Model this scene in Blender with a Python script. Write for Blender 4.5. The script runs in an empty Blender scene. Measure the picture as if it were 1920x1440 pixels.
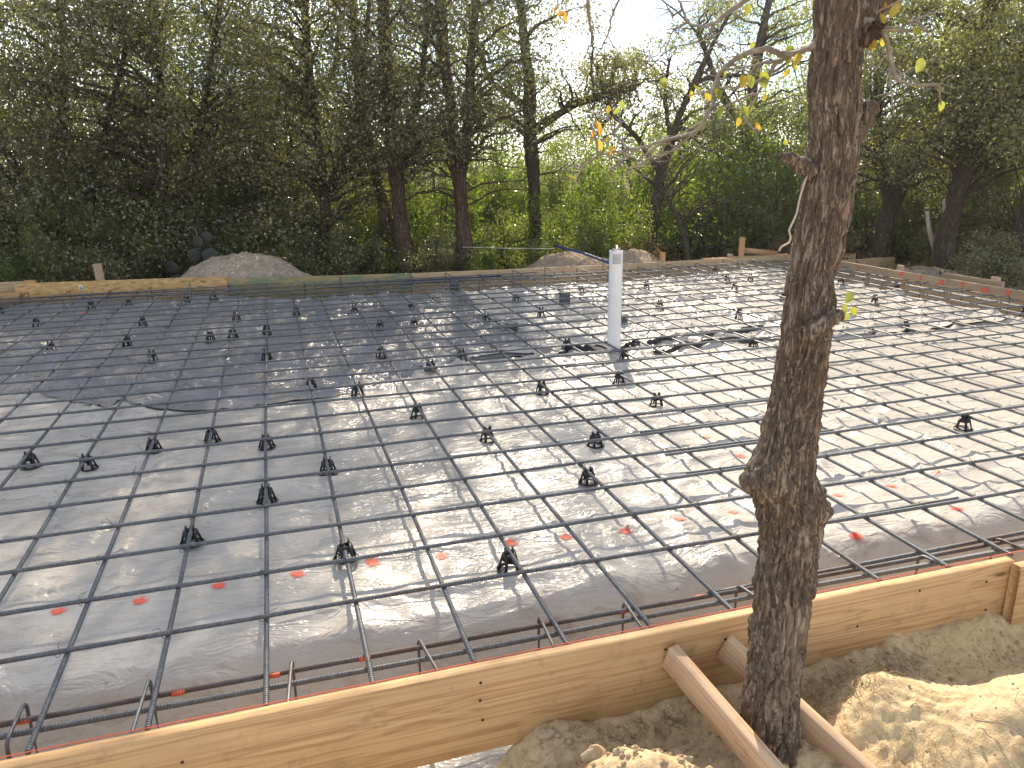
import bpy, math, random
import numpy as np
from mathutils import Matrix, Vector

# ------------------------------------------------------------------ camera, sky, sun, exposure
sc = bpy.context.scene
COL = sc.collection
CAM = Vector((0.16138, -2.41448, 1.4559))
cam_data = bpy.data.cameras.new("camera")
cam = bpy.data.objects.new("camera", cam_data)
COL.objects.link(cam)
rot = Matrix(((0.955565, 0.094879, -0.279095), (-0.29443, 0.260951, -0.919356), (-0.014397, 0.960678, 0.277291)))
cam.matrix_world = Matrix.Translation(CAM) @ rot.to_4x4()
cam_data.sensor_fit = 'HORIZONTAL'
cam_data.sensor_width = 36.0
cam_data.lens = 36.0 * 1437.0 / 1920.0
cam_data.clip_start = 0.05
cam_data.clip_end = 2000.0
sc.camera = cam

SUN_EL, SUN_AZ = math.radians(39.0), math.radians(18.3)
world = bpy.data.worlds.new("World")
sc.world = world
world.use_nodes = True
wn = world.node_tree
bgn = wn.nodes['Background']
sky = wn.nodes.new('ShaderNodeTexSky')
sky.sky_type = 'NISHITA'
sky.sun_disc = False
sky.sun_elevation = SUN_EL
sky.sun_rotation = SUN_AZ
sky.dust_density = 0.2
sky.air_density = 0.8
tc = wn.nodes.new('ShaderNodeTexCoord')
mp = wn.nodes.new('ShaderNodeMapping')
mp.inputs['Scale'].default_value = (1.0, 1.0, 2.6)
cn = wn.nodes.new('ShaderNodeTexNoise')
cn.inputs['Scale'].default_value = 2.7
cn.inputs['Detail'].default_value = 9.0
cn.inputs['Roughness'].default_value = 0.58
cr = wn.nodes.new('ShaderNodeValToRGB')
cr.color_ramp.elements[0].position = 0.38
cr.color_ramp.elements[1].position = 0.58
mx = wn.nodes.new('ShaderNodeMix')
mx.data_type = 'RGBA'
hs = wn.nodes.new('ShaderNodeHueSaturation')
hs.inputs['Saturation'].default_value = 0.2
hs.inputs['Value'].default_value = 1.25
cl_add = wn.nodes.new('ShaderNodeMix')
cl_add.data_type = 'RGBA'
cl_add.blend_type = 'ADD'
cl_add.inputs[0].default_value = 1.0
cl_add.inputs[7].default_value = (2.2, 2.1, 2.0, 1)
wn.links.new(sky.outputs[0], hs.inputs['Color'])
wn.links.new(hs.outputs[0], cl_add.inputs[6])
wn.links.new(cl_add.outputs[2], mx.inputs[7])
wn.links.new(tc.outputs['Generated'], mp.inputs['Vector'])
wn.links.new(mp.outputs[0], cn.inputs['Vector'])
wn.links.new(cn.outputs[0], cr.inputs[0])
wn.links.new(cr.outputs[0], mx.inputs[0])
wn.links.new(sky.outputs[0], mx.inputs[6])
wn.links.new(mx.outputs[2], bgn.inputs[0])
bgn.inputs[1].default_value = 0.115

sun_data = bpy.data.lights.new("sun", 'SUN')
sun_data.energy = 5.0
sun_data.angle = math.radians(0.53)
sun_data.color = (1.0, 0.85, 0.65)
sun = bpy.data.objects.new("sun", sun_data)
COL.objects.link(sun)
sdir = Vector((math.sin(SUN_AZ) * math.cos(SUN_EL), math.cos(SUN_AZ) * math.cos(SUN_EL), math.sin(SUN_EL)))
sun.rotation_euler = sdir.to_track_quat('Z', 'Y').to_euler()
sun.location = sdir * 50

sc.view_settings.view_transform = 'Standard'
sc.view_settings.look = 'None'
sc.view_settings.exposure = 0.84
sc.view_settings.gamma = 1.0
sc.view_settings.use_curve_mapping = False
sc.render.engine = 'CYCLES'
cy = sc.cycles
cy.use_denoising = True
cy.max_bounces = 7
cy.diffuse_bounces = 4
cy.glossy_bounces = 3
cy.transmission_bounces = 4
cy.transparent_max_bounces = 8
cy.sample_clamp_indirect = 6.0

# ------------------------------------------------------------------ helpers
RNG = np.random.default_rng(11)
random.seed(5)


def tag(o, label=None, cat=None, group=None, kind=None):
    if label: o['label'] = label
    if cat: o['category'] = cat
    if group: o['group'] = group
    if kind: o['kind'] = kind
    return o


def empty(name, loc=(0, 0, 0), rz=0.0):
    o = bpy.data.objects.new(name, None)
    o.empty_display_size = 0.05
    o.location = loc
    o.rotation_euler = (0, 0, rz)
    COL.objects.link(o)
    return o


def link_mesh(name, me, parent=None, loc=None, rz=None):
    o = bpy.data.objects.new(name, me)
    COL.objects.link(o)
    if parent is not None:
        o.parent = parent
    if loc is not None:
        o.location = loc
    if rz is not None:
        o.rotation_euler = (0, 0, rz)
    return o


class MB:
    """collects vertices and quads (numpy), then makes one mesh"""
    def __init__(s):
        s.V, s.Q, s.n = [], [], 0

    def add(s, v, q):
        v = np.asarray(v, float).reshape(-1, 3)
        q = np.asarray(q, int).reshape(-1, 4)
        s.V.append(v)
        s.Q.append(q + s.n)
        s.n += len(v)
        return s

    def box(s, x0, x1, y0, y1, z0, z1):
        v = [(x0, y0, z0), (x1, y0, z0), (x1, y1, z0), (x0, y1, z0), (x0, y0, z1), (x1, y0, z1), (x1, y1, z1), (x0, y1, z1)]
        return s.add(v, [(0, 3, 2, 1), (4, 5, 6, 7), (0, 1, 5, 4), (1, 2, 6, 5), (2, 3, 7, 6), (3, 0, 4, 7)])

    def hexa(s, v):
        return s.add(v, [(0, 3, 2, 1), (4, 5, 6, 7), (0, 1, 5, 4), (1, 2, 6, 5), (2, 3, 7, 6), (3, 0, 4, 7)])

    def beam(s, a, b, w, h, up=(0, 0, 1)):
        a, b = np.array(a, float), np.array(b, float)
        d = (b - a) / np.linalg.norm(b - a)
        sd = np.cross(d, up); sd /= np.linalg.norm(sd)
        u = np.cross(sd, d)
        v = [p + sd * i * w / 2 + u * j * h / 2 for j in (-1, 1) for p, i in ((a, -1), (b, -1), (b, 1), (a, 1))]
        return s.hexa(v)

    def tube(s, pts, rad, sides=6, cap=True):
        p = np.array(pts, float)
        r = np.broadcast_to(np.asarray(rad, float), (len(p),)).copy()
        if cap:
            d0 = (p[0] - p[1]); d0 /= np.linalg.norm(d0) + 1e-12
            d1 = (p[-1] - p[-2]); d1 /= np.linalg.norm(d1) + 1e-12
            p = np.vstack([p[0] + d0 * 1e-5, p, p[-1] + d1 * 1e-5])
            r = np.concatenate([[r[0] * .02], r, [r[-1] * .02]])
        t = np.gradient(p, axis=0)
        t /= np.linalg.norm(t, axis=1)[:, None] + 1e-12
        ref = np.array([0.0, 0, 1]) if abs(t[:, 2]).mean() < .8 else np.array([1.0, 0, 0])
        u = np.cross(t, ref); u /= np.linalg.norm(u, axis=1)[:, None] + 1e-9
        w = np.cross(t, u)
        a = np.arange(sides) * 2 * np.pi / sides
        v = p[:, None, :] + r[:, None, None] * (np.cos(a)[None, :, None] * u[:, None, :] + np.sin(a)[None, :, None] * w[:, None, :])
        n = len(p)
        i = np.arange(n - 1)[:, None] * sides
        j = np.arange(sides)[None, :]
        k = (j + 1) % sides
        q = np.stack([i + j, i + k, i + sides + k, i + sides + j], -1).reshape(-1, 4)
        return s.add(v.reshape(-1, 3), q)

    def leaves(s, c, L, W, droop=0.25, flat=0.0, rng=RNG):
        c = np.asarray(c, float)
        n = len(c)
        d = rng.normal(size=(n, 3)); d[:, 2] = d[:, 2] * (1 - flat) - droop
        d /= np.linalg.norm(d, axis=1)[:, None]
        x = rng.normal(size=(n, 3))
        sd = np.cross(d, x); sd /= np.linalg.norm(sd, axis=1)[:, None] + 1e-9
        L = np.asarray(L).reshape(-1, 1); W = np.asarray(W).reshape(-1, 1)
        nn = np.cross(sd, d)
        v = np.stack([c, c + d * L * .45 + sd * W * .5 + nn * W * .12, c + d * L, c + d * L * .45 - sd * W * .5 + nn * W * .12], 1).reshape(-1, 3)
        return s.add(v, np.arange(4 * n).reshape(-1, 4))

    def mesh(s, name, mat=None, smooth=False):
        V = np.vstack(s.V); Q = np.vstack(s.Q)
        me = bpy.data.meshes.new(name)
        me.vertices.add(len(V)); me.vertices.foreach_set('co', V.astype(np.float32).ravel())
        me.loops.add(4 * len(Q)); me.loops.foreach_set('vertex_index', Q.astype(np.int32).ravel())
        me.polygons.add(len(Q))
        me.polygons.foreach_set('loop_start', (np.arange(len(Q)) * 4).astype(np.int32))
        me.polygons.foreach_set('loop_total', np.full(len(Q), 4, np.int32))
        if smooth:
            me.polygons.foreach_set('use_smooth', np.ones(len(Q), bool))
        me.update(calc_edges=True)
        if mat: me.materials.append(mat)
        return me

    def obj(s, name, mat=None, parent=None, smooth=False, loc=None, rz=None):
        return link_mesh(name, s.mesh(name, mat, smooth), parent, loc, rz)


def bevel(o, w=0.003, seg=2):
    m = o.modifiers.new('bevel', 'BEVEL'); m.width = w; m.segments = seg; m.limit_method = 'ANGLE'
    return o


def copy_tree(root, loc, rz=0.0, scale=None):
    c = root.copy(); COL.objects.link(c)
    c.location = loc; c.rotation_euler = (0, 0, rz)
    if scale: c.scale = scale
    for ch in root.children:
        d = ch.copy(); COL.objects.link(d); d.parent = c
    return c


class VN:
    """smooth tiling value noise in the plane"""
    def __init__(s, seed):
        s.t = np.random.default_rng(seed).random((256, 256))

    def __call__(s, x, y):
        x = np.asarray(x, float); y = np.asarray(y, float)
        xi = np.floor(x).astype(int); yi = np.floor(y).astype(int)
        fx = x - xi; fy = y - yi
        fx = fx * fx * (3 - 2 * fx); fy = fy * fy * (3 - 2 * fy)
        a = s.t[xi & 255, yi & 255]; b = s.t[(xi + 1) & 255, yi & 255]
        c = s.t[xi & 255, (yi + 1) & 255]; d = s.t[(xi + 1) & 255, (yi + 1) & 255]
        return (a * (1 - fx) + b * fx) * (1 - fy) + (c * (1 - fx) + d * fx) * fy


N1, N2, N3, N4, N5 = VN(1), VN(2), VN(3), VN(4), VN(5)


def sst(a, b, x):
    t = np.clip((np.asarray(x, float) - a) / (b - a), 0, 1)
    return t * t * (3 - 2 * t)


# ------------------------------------------------------------------ materials
class NT:
    def __init__(s, name):
        s.m = bpy.data.materials.new(name); s.m.use_nodes = True
        s.t = s.m.node_tree; s.b = s.t.nodes['Principled BSDF']; s.out = s.t.nodes['Material Output']

    def n(s, typ, **kw):
        o = s.t.nodes.new('ShaderNode' + typ)
        for k, v in kw.items():
            if hasattr(o, k) and not k[0].isupper(): setattr(o, k, v)
            else: s.set(o, k, v)
        return o

    def set(s, node, key, v):
        key = key.replace('_', ' ') if isinstance(key, str) and key not in node.inputs else key
        i = node.inputs[key]
        if isinstance(v, bpy.types.NodeSocket): s.t.links.new(v, i)
        else: i.default_value = v

    def L(s, a, b): s.t.links.new(a, b)

    def coord(s, kind='Object', scale=(1, 1, 1), rot=(0, 0, 0), loc=(0, 0, 0)):
        if kind == 'World':
            src = s.n('NewGeometry').outputs['Position']
        else:
            src = s.n('TexCoord').outputs[kind]
        m = s.n('Mapping', Scale=scale, Rotation=rot, Location=loc)
        s.L(src, m.inputs['Vector'])
        return m.outputs[0]

    def noise(s, vec, scale=5, detail=4, rough=.55, dist=0):
        o = s.n('TexNoise', Scale=scale, Detail=detail, Roughness=rough, Distortion=dist)
        s.L(vec, o.inputs['Vector'])
        return o.outputs[0]

    def ramp(s, fac, stops):
        o = s.n('ValToRGB')
        e = o.color_ramp.elements
        while len(e) < len(stops): e.new(.5)
        for k, (p, c) in zip(e, stops):
            k.position = p
            k.color = (c, c, c, 1) if isinstance(c, (int, float)) else (*c, 1)
        s.L(fac, o.inputs[0])
        return o.outputs[0]

    def mix(s, f, a, b):
        o = s.n('Mix', data_type='RGBA')
        for i, v in ((0, f), (6, a), (7, b)):
            if isinstance(v, bpy.types.NodeSocket): s.L(v, o.inputs[i])
            elif i == 0: o.inputs[0].default_value = v
            else: o.inputs[i].default_value = (*v, 1)
        return o.outputs[2]

    def math(s, op, a, b=0.0):
        o = s.n('Math', operation=op)
        for i, v in ((0, a), (1, b)):
            if isinstance(v, bpy.types.NodeSocket): s.L(v, o.inputs[i])
            else: o.inputs[i].default_value = v
        return o.outputs[0]

    def bump(s, h, strength=.3, dist=.01, prev=None):
        o = s.n('Bump', Strength=strength, Distance=dist)
        s.L(h, o.inputs['Height'])
        if prev is not None: s.L(prev, o.inputs['Normal'])
        return o.outputs[0]

    def base(s, col=None, rough=None, normal=None, metal=None, spec=None):
        if col is not None:
            if isinstance(col, bpy.types.NodeSocket): s.L(col, s.b.inputs['Base Color'])
            else: s.b.inputs['Base Color'].default_value = (*col, 1)
        if rough is not None:
            if isinstance(rough, bpy.types.NodeSocket): s.L(rough, s.b.inputs['Roughness'])
            else: s.b.inputs['Roughness'].default_value = rough
        if normal is not None: s.L(normal, s.b.inputs['Normal'])
        if metal is not None: s.b.inputs['Metallic'].default_value = metal
        if spec is not None: s.b.inputs['Specular IOR Level'].default_value = spec
        return s.m


def rnd_island(m):
    return m.n('NewGeometry').outputs['Random Per Island']


def wood(name, c0, c1, c2, axis='x', knots=True, rough=.62, grain=1.0, soft=.35):
    m = NT(name)
    k = {'x': (.22, 24, 24), 'y': (24, .22, 24), 'z': (24, 24, .22)}[axis]
    off = m.n('ObjectInfo').outputs['Random']
    co = m.n('TexCoord').outputs['Object']
    ad = m.n('VectorMath', operation='ADD')
    cb = m.n('CombineXYZ')
    r100 = m.math('MULTIPLY', off, 37.0)
    for i in range(3): m.L(r100, cb.inputs[i])
    m.L(co, ad.inputs[0]); m.L(cb.outputs[0], ad.inputs[1])
    mp_ = m.n('Mapping', Scale=k); m.L(ad.outputs[0], mp_.inputs['Vector'])
    v = mp_.outputs[0]
    n1 = m.noise(v, 1.0, 2, .5, .15)
    k2 = tuple(4.2 * a for a in k)
    mp2 = m.n('Mapping', Scale=k2); m.L(ad.outputs[0], mp2.inputs['Vector'])
    n2 = m.noise(mp2.outputs[0], 1.0, 3, .6, .1)
    kk = {'x': (1.9, 0, 6.5), 'y': (0, 1.9, 6.5), 'z': (9, 9, 2.1)}[axis]
    mp3 = m.n('Mapping', Scale=kk); m.L(ad.outputs[0], mp3.inputs['Vector'])
    vo = m.n('TexVoronoi', Scale=1.0); m.L(mp3.outputs[0], vo.inputs['Vector'])
    kd = vo.outputs['Distance']
    wob = m.noise(ad.outputs[0], 3.0, 2, .5)
    ph = m.math('MULTIPLY', n1, 40.0 * grain)
    if knots:
        ph = m.math('ADD', ph, m.math('MULTIPLY', m.ramp(kd, [(.0, 1.0), (.42, 0.0)]), 9.0))
    ph = m.math('ADD', ph, m.math('MULTIPLY', wob, 7.0))
    wv = m.n('Math', operation='SINE'); m.L(ph, wv.inputs[0])
    band = m.math('MULTIPLY_ADD', wv.outputs[0], .5); m.t.nodes[-1].inputs[2].default_value = .5
    c1 = tuple(a * (1 - soft) + b * soft for a, b in zip(c1, c0))
    col = m.ramp(n1, [(.3, c0), (.5, c1), (.72, c0)])
    col = m.mix(m.math('MULTIPLY', m.math('POWER', band, 3.5), .62), col, c2)
    col = m.mix(m.ramp(n2, [(.42, 0.0), (.75, .45)]), col, c2)
    big = m.noise(ad.outputs[0], 1.7, 3, .5)
    col = m.mix(m.ramp(big, [(.42, 0.0), (.75, .6)]), col, tuple(a * .55 for a in c1))
    dirt = m.noise(ad.outputs[0], 14.0, 5, .7)
    col = m.mix(m.ramp(dirt, [(.56, 0.0), (.72, .55)]), col, (.26, .19, .12))
    if knots:
        sel = m.n('SeparateColor'); m.L(vo.outputs['Color'], sel.inputs[0])
        kf = m.math('MULTIPLY', m.ramp(kd, [(.035, 1.0), (.085, 0.0)]), m.ramp(sel.outputs[0], [(.55, 0.0), (.6, 1.0)]))
        col = m.mix(m.math('MULTIPLY', kf, .85), col, (.11, .045, .018))
    nb = m.bump(n2, .35, .003)
    nb = m.bump(band, .12, .002, nb)
    return m.base(col, rough, nb, spec=.3)


M = {}
M['pine'] = wood('fresh_pine', (.66, .46, .245), (.60, .39, .19), (.36, .185, .075))
M['pine_y'] = wood('pine_length_y', (.56, .36, .17), (.50, .30, .13), (.33, .17, .07), 'y')
M['stud'] = wood('stud_pine', (.68, .49, .33), (.64, .44, .28), (.48, .29, .16), 'y', grain=1.6, soft=.7)
M['stud_x'] = wood('stud_pine_x', (.58, .37, .19), (.50, .30, .14), (.35, .19, .08), 'x')
M['stake'] = wood('stake_pine', (.60, .35, .18), (.55, .30, .15), (.40, .2, .09), 'z', knots=False)
M['old_board'] = wood('weathered_board', (.58, .44, .27), (.52, .38, .22), (.34, .22, .12))
M['old_board_y'] = wood('weathered_board_y', (.46, .345, .225), (.40, .295, .185), (.25, .165, .095), 'y')


def mk_green():
    m = NT('green_washed_board')
    v = m.coord('Object', (1.2, 8, 8))
    n = m.noise(v, 2.0, 5, .6, .8)
    g = m.noise(m.coord('Object', (2.0, 6, 14)), 1.6, 4, .6, 1)
    col = m.ramp(n, [(.3, (.30, .22, .09)), (.6, (.40, .30, .13))])
    col = m.mix(m.ramp(g, [(.42, 0.0), (.6, .9)]), col, (.12, .20, .13))
    return m.base(col, .7, m.bump(n, .3, .004))


M['green'] = mk_green()


def mk_osb():
    m = NT('strand_board')
    col = None
    h = None
    for i, (r, sc_) in enumerate((((0, .5, 0), (14, 14, 62)), ((0, -.6, 0), (17, 17, 70)), ((0, 1.3, 0), (16, 14, 55)))):
        vo = m.n('TexVoronoi', Scale=1.0)
        m.L(m.coord('Object', sc_, r, (i * 3.3, 0, i * 1.7)), vo.inputs['Vector'])
        c = m.ramp(m.n('SeparateColor').outputs[0], [(0, (.45, .25, .08)), (1, (.45, .25, .08))]) if False else None
        sp = m.n('SeparateColor'); m.L(vo.outputs['Color'], sp.inputs[0])
        c = m.ramp(sp.outputs[0], [(.03, (.27, .14, .045)), (.16, (.47, .28, .10)), (.6, (.55, .34, .13)), (1, (.62, .42, .19))])
        col = c if col is None else m.mix(m.ramp(sp.outputs[1], [(.5, 0.0), (.55, .9)]), col, c)
        h = sp.outputs[2]
    return m.base(col, .6, m.bump(h, .3, .003))


M['osb'] = mk_osb()


def mk_rebar(name, rust):
    m = NT(name)
    v = m.coord('World')
    n = m.noise(v, 3.1, 6, .65)
    n2 = m.noise(v, 60, 3, .6)
    rnd = m.n('ObjectInfo').outputs['Random']
    f = m.math('ADD', n, m.math('MULTIPLY', m.math('SUBTRACT', rnd, .5), .22))
    rf = m.ramp(f, [(.62 - rust, 0.0), (.80 - rust, .85)])
    steel = m.ramp(n2, [(.3, (.10, .11, .122)), (.7, (.20, .212, .23))])
    col = m.mix(rf, steel, (.105, .058, .038))
    m.base(col, m.ramp(n2, [(.3, .42), (.7, .6)]), m.bump(n2, .25, .001), spec=.5)
    m.L(m.math('MULTIPLY', m.math('SUBTRACT', 1.0, rf), .55), m.b.inputs['Metallic'])
    return m.m


M['rebar'] = mk_rebar('mill_steel_rebar', 0.0)
M['rust'] = mk_rebar('rusty_rebar', .16)
M['rust_mid'] = mk_rebar('part_rusty_rebar', .07)


def simple(name, col, rough=.5, metal=0.0, spec=.5, var=.25, scale=12, bump=.15, bd=.002):
    m = NT(name)
    n = m.noise(m.coord('Object'), scale, 5, .6)
    c = m.ramp(n, [(.3, tuple(a * (1 - var) for a in col)), (.7, tuple(min(1, a * (1 + var)) for a in col))])
    m.base(c, rough, m.bump(n, bump, bd), metal, spec)
    return m.m


M['chair_black'] = simple('black_plastic', (.012, .012, .013), .38, var=.3)
M['wire'] = simple('black_tie_wire', (.035, .033, .032), .5, .5)
M['pvc'] = simple('white_pvc', (.74, .75, .76), .32, var=.05, scale=4, bump=.05)
M['pvc_grey'] = simple('grey_pipe_stub', (.09, .095, .105), .4, var=.2)
M['tape'] = simple('silver_tape', (.42, .44, .47), .35, .3, var=.12, scale=30)
M['blue'] = simple('blue_pipe_plastic', (.03, .06, .22), .4)
M['navy'] = simple('dark_blue_pipe_plastic', (.02, .03, .07), .4)
M['iron'] = simple('dark_painted_iron', (.028, .028, .026), .25, .4)
M['white'] = simple('white_label_paper', (.75, .75, .73), .6, var=.04)
M['ink'] = simple('black_ink', (.02, .02, .02), .6)
M['cord'] = simple('pale_cord', (.46, .42, .33), .8, var=.2, scale=60)
M['white_cord'] = simple('white_cord', (.7, .7, .68), .7, var=.1)
M['orange_line'] = simple('orange_mason_line', (.75, .13, .05), .6, var=.1)
M['cactus'] = simple('cactus_skin', (.03, .036, .03), .6, var=.3, scale=9)
M['pale_bark'] = simple('pale_bark', (.46, .40, .33), .85, var=.3, scale=20, bump=.5)
M['twig'] = simple('dry_grey_twig', (.25, .225, .19), .85, var=.3, scale=30, bump=.3)
M['dry_grass'] = simple('dry_grass_blades', (.38, .29, .16), .8, var=.35, scale=40)


def mk_paint():
    m = NT('orange_marking_paint')
    v = m.coord('Object', (30, 30, 0))
    ln = m.n('VectorMath', operation='LENGTH'); m.L(m.coord('Object', (31, 31, 0)), ln.inputs[0])
    n = m.noise(v, 1.6, 5, .7)
    n2 = m.noise(m.coord('Object', (260, 260, 0)), 1, 2, .6)
    f = m.math('SUBTRACT', 1.12, ln.outputs['Value'])
    f = m.math('ADD', f, m.math('MULTIPLY', m.math('SUBTRACT', n, .5), 2.4))
    f = m.math('ADD', f, m.math('MULTIPLY', m.math('SUBTRACT', n2, .5), 1.1))
    al = m.ramp(f, [(.2, 0.0), (.85, .97)])
    m.base((.92, .115, .05), .55)
    m.L(al, m.b.inputs['Alpha'])
    return m.m


M['paint'] = mk_paint()


def mk_plastic(name, tint, dirt=1.0):
    m = NT(name)
    v = m.coord('World')
    big = m.noise(v, 1.3, 5, .6)
    sm = m.noise(m.coord('World', (6, 14, 6), (0, 0, .25)), 1.0, 6, .62, 1.2)
    sp = m.noise(m.coord('World', (22, 34, 20)), 1.0, 4, .6)
    col = m.ramp(big, [(.3, tuple(a * .80 for a in tint)), (.7, tuple(a * 1.06 for a in tint))])
    d = m.math('MULTIPLY', m.ramp(sm, [(.52, 0.0), (.70, .85)]), m.ramp(big, [(.38, .25), (.62, 1.0)]))
    col = m.mix(m.math('MULTIPLY', d, .8 * dirt), col, (.30, .215, .14))
    col = m.mix(m.math('MULTIPLY', m.ramp(sp, [(.66, 0.0), (.74, 1.0)]), .6 * dirt), col, (.16, .115, .08))
    rg = m.ramp(sm, [(.35, .18), (.6, .28), (.75, .5)])
    w1 = m.noise(m.coord('World', (5, 13, 5), (0, 0, .2)), 1.0, 4, .5, 1.6)
    w2 = m.noise(m.coord('World', (19, 34, 19), (0, 0, -.3)), 1.0, 3, .5, 1.0)
    ri = m.math('ABSOLUTE', m.math('SUBTRACT', w1, .5))
    nb = m.bump(ri, .55, .035)
    nb = m.bump(w2, .30, .010, nb)
    m.base(col, rg, nb, spec=.34)
    return m.m


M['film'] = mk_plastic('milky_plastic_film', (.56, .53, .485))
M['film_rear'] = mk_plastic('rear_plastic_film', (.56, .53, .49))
M['film_dark'] = mk_plastic('dark_plastic_film', (.27, .272, .285), 1.0)  # darker base colour than the front and rear film
M['fold_shade'] = mk_plastic('fold_shade_film', (.025, .026, .03), .3)  # near-black tint paints in the shade of the standing folds


def mk_ground():
    m = NT('sandy_ground')
    v = m.coord('World')
    n = m.noise(v, 2.3, 8, .65)
    f = m.noise(v, 38, 5, .7)
    g = m.noise(v, 9, 6, .7)
    sand = m.ramp(f, [(.28, (.42, .31, .175)), (.5, (.57, .435, .255)), (.75, (.70, .56, .36))])
    sand = m.mix(m.ramp(g, [(.52, 0.0), (.7, .6)]), sand, (.30, .21, .125))
    sand = m.mix(m.ramp(n, [(.5, 0.0), (.75, .5)]), sand, (.50, .41, .29))
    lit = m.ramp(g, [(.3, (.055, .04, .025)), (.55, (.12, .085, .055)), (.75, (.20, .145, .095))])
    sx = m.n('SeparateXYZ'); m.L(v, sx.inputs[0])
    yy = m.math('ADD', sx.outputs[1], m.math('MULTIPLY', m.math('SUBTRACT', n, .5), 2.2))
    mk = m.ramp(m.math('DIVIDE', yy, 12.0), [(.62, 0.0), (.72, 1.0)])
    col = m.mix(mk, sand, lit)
    nb = m.bump(g, .5, .03)
    nb = m.bump(f, .55, .010, nb)
    f2 = m.noise(v, 160, 3, .7)
    nb = m.bump(f2, .35, .003, nb)
    return m.base(col, .95, nb, spec=.15)


M['ground'] = mk_ground()


def mk_soil(name, a, b, c):
    m = NT(name)
    v = m.coord('World')
    f = m.noise(v, 24, 6, .7); g = m.noise(v, 5, 5, .65)
    col = m.ramp(f, [(.28, a), (.52, b), (.76, c)])
    col = m.mix(m.ramp(g, [(.5, 0.0), (.7, .6)]), col, a)
    nb = m.bump(g, .5, .05); nb = m.bump(f, .6, .02, nb)
    return m.base(col, .95, nb, spec=.15)


M['mound'] = mk_soil('pale_caliche_soil', (.20, .16, .12), (.42, .355, .28), (.58, .50, .41))
M['mound_brown'] = mk_soil('brown_soil', (.24, .175, .125), (.40, .31, .23), (.55, .45, .35))
M['clod'] = mk_soil('sand_clods', (.33, .25, .16), (.5, .39, .26), (.62, .51, .37))


def mk_bark(name, dark, mid, light, sc_=1.0, red=None):
    m = NT(name)
    v = m.coord('Object', (75 * sc_, 75 * sc_, 13 * sc_))
    n = m.noise(v, 1.0, 7, .66, 1.0)
    v2 = m.coord('Object', (150 * sc_, 150 * sc_, 40 * sc_))
    n2 = m.noise(v2, 1.0, 5, .65, .5)
    big = m.noise(m.coord('Object', (5, 5, 3)), 1.0, 4, .6)
    fis = m.math('ABSOLUTE', m.math('SUBTRACT', n, .5))
    col = m.ramp(n, [(.30, dark), (.42, mid), (.60, light)])
    col = m.mix(m.ramp(fis, [(.0, .85), (.045, 0.0)]), col, tuple(a * .6 for a in dark))
    col = m.mix(m.ramp(n2, [(.45, 0.0), (.7, .6)]), col, dark)
    if red: col = m.mix(m.ramp(big, [(.56, 0.0), (.72, .6)]), col, red)
    col = m.mix(m.ramp(big, [(.30, .55), (.45, 0.0)]), col, tuple(min(1, a * 1.25) for a in light))
    nb = m.bump(n, .9, .018 / sc_); nb = m.bump(n2, .7, .006 / sc_, nb)
    return m.base(col, .9, nb, spec=.15)


M['bark_near'] = mk_bark('rough_cedar_elm_bark', (.055, .04, .031), (.185, .14, .108), (.40, .325, .255), 1.0, (.19, .10, .055))
M['bark'] = mk_bark('grey_brown_bark', (.03, .023, .018), (.085, .064, .05), (.16, .125, .10), .4)
M['bark_red'] = mk_bark('reddish_bark', (.035, .022, .016), (.115, .075, .055), (.2, .14, .105), .4)


def mk_leaf(name, c0, c1, t0, t1, gloss=.07, mixf=.5):
    m = NT(name)
    r = rnd_island(m)
    v = m.noise(m.coord('World'), .9, 3, .6)
    rr = m.math('ADD', m.math('MULTIPLY', r, .6), m.math('MULTIPLY', v, .45))
    dc = m.ramp(rr, [(.15, c0), (.85, c1)])
    tcol = m.ramp(rr, [(.15, t0), (.85, t1)])
    d = m.n('BsdfDiffuse'); m.L(dc, d.inputs[0])
    t = m.n('BsdfTranslucent'); m.L(tcol, t.inputs[0])
    g = m.n('BsdfGlossy', Roughness=.32); g.inputs[0].default_value = (.9, .92, .85, 1)
    a = m.n('MixShader'); a.inputs[0].default_value = mixf
    m.L(d.outputs[0], a.inputs[1]); m.L(t.outputs[0], a.inputs[2])
    b = m.n('MixShader'); b.inputs[0].default_value = gloss
    m.L(a.outputs[0], b.inputs[1]); m.L(g.outputs[0], b.inputs[2])
    m.L(b.outputs[0], m.out.inputs[0])
    m.t.nodes.remove(m.b)
    return m.m


M['leaf_oak'] = mk_leaf('dark_oak_leaves', (.08, .09, .042), (.165, .165, .085), (.18, .20, .045), (.40, .41, .11), .085)
M['leaf_olive'] = mk_leaf('olive_leaves', (.09, .10, .04), (.17, .175, .075), (.22, .25, .045), (.46, .48, .11), .085)
M['leaf_lime'] = mk_leaf('lime_leaves', (.05, .085, .02), (.115, .145, .04), (.17, .28, .02), (.40, .53, .05), .05, .56)
M['leaf_shrub'] = mk_leaf('shrub_leaves', (.06, .09, .025), (.125, .135, .045), (.19, .28, .03), (.42, .49, .07), .06)
M['leaf_dry'] = mk_leaf('dry_brown_leaves', (.09, .06, .035), (.17, .12, .07), (.12, .08, .03), (.25, .18, .07), .03)
M['leaf_yellow'] = mk_leaf('yellow_leaves', (.42, .31, .03), (.52, .41, .05), (.54, .40, .03), (.66, .56, .07), .04)
M['leaf_amber'] = mk_leaf('amber_leaves', (.50, .24, .03), (.60, .34, .06), (.70, .34, .03), (.80, .50, .08), .04)
M['leaf_green'] = mk_leaf('yellow_green_leaves', (.17, .21, .03), (.26, .28, .05), (.32, .38, .035), (.44, .46, .07), .05)

# ------------------------------------------------------------------ ground
TRUNK_C = np.array((1.445, -0.80))


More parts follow.
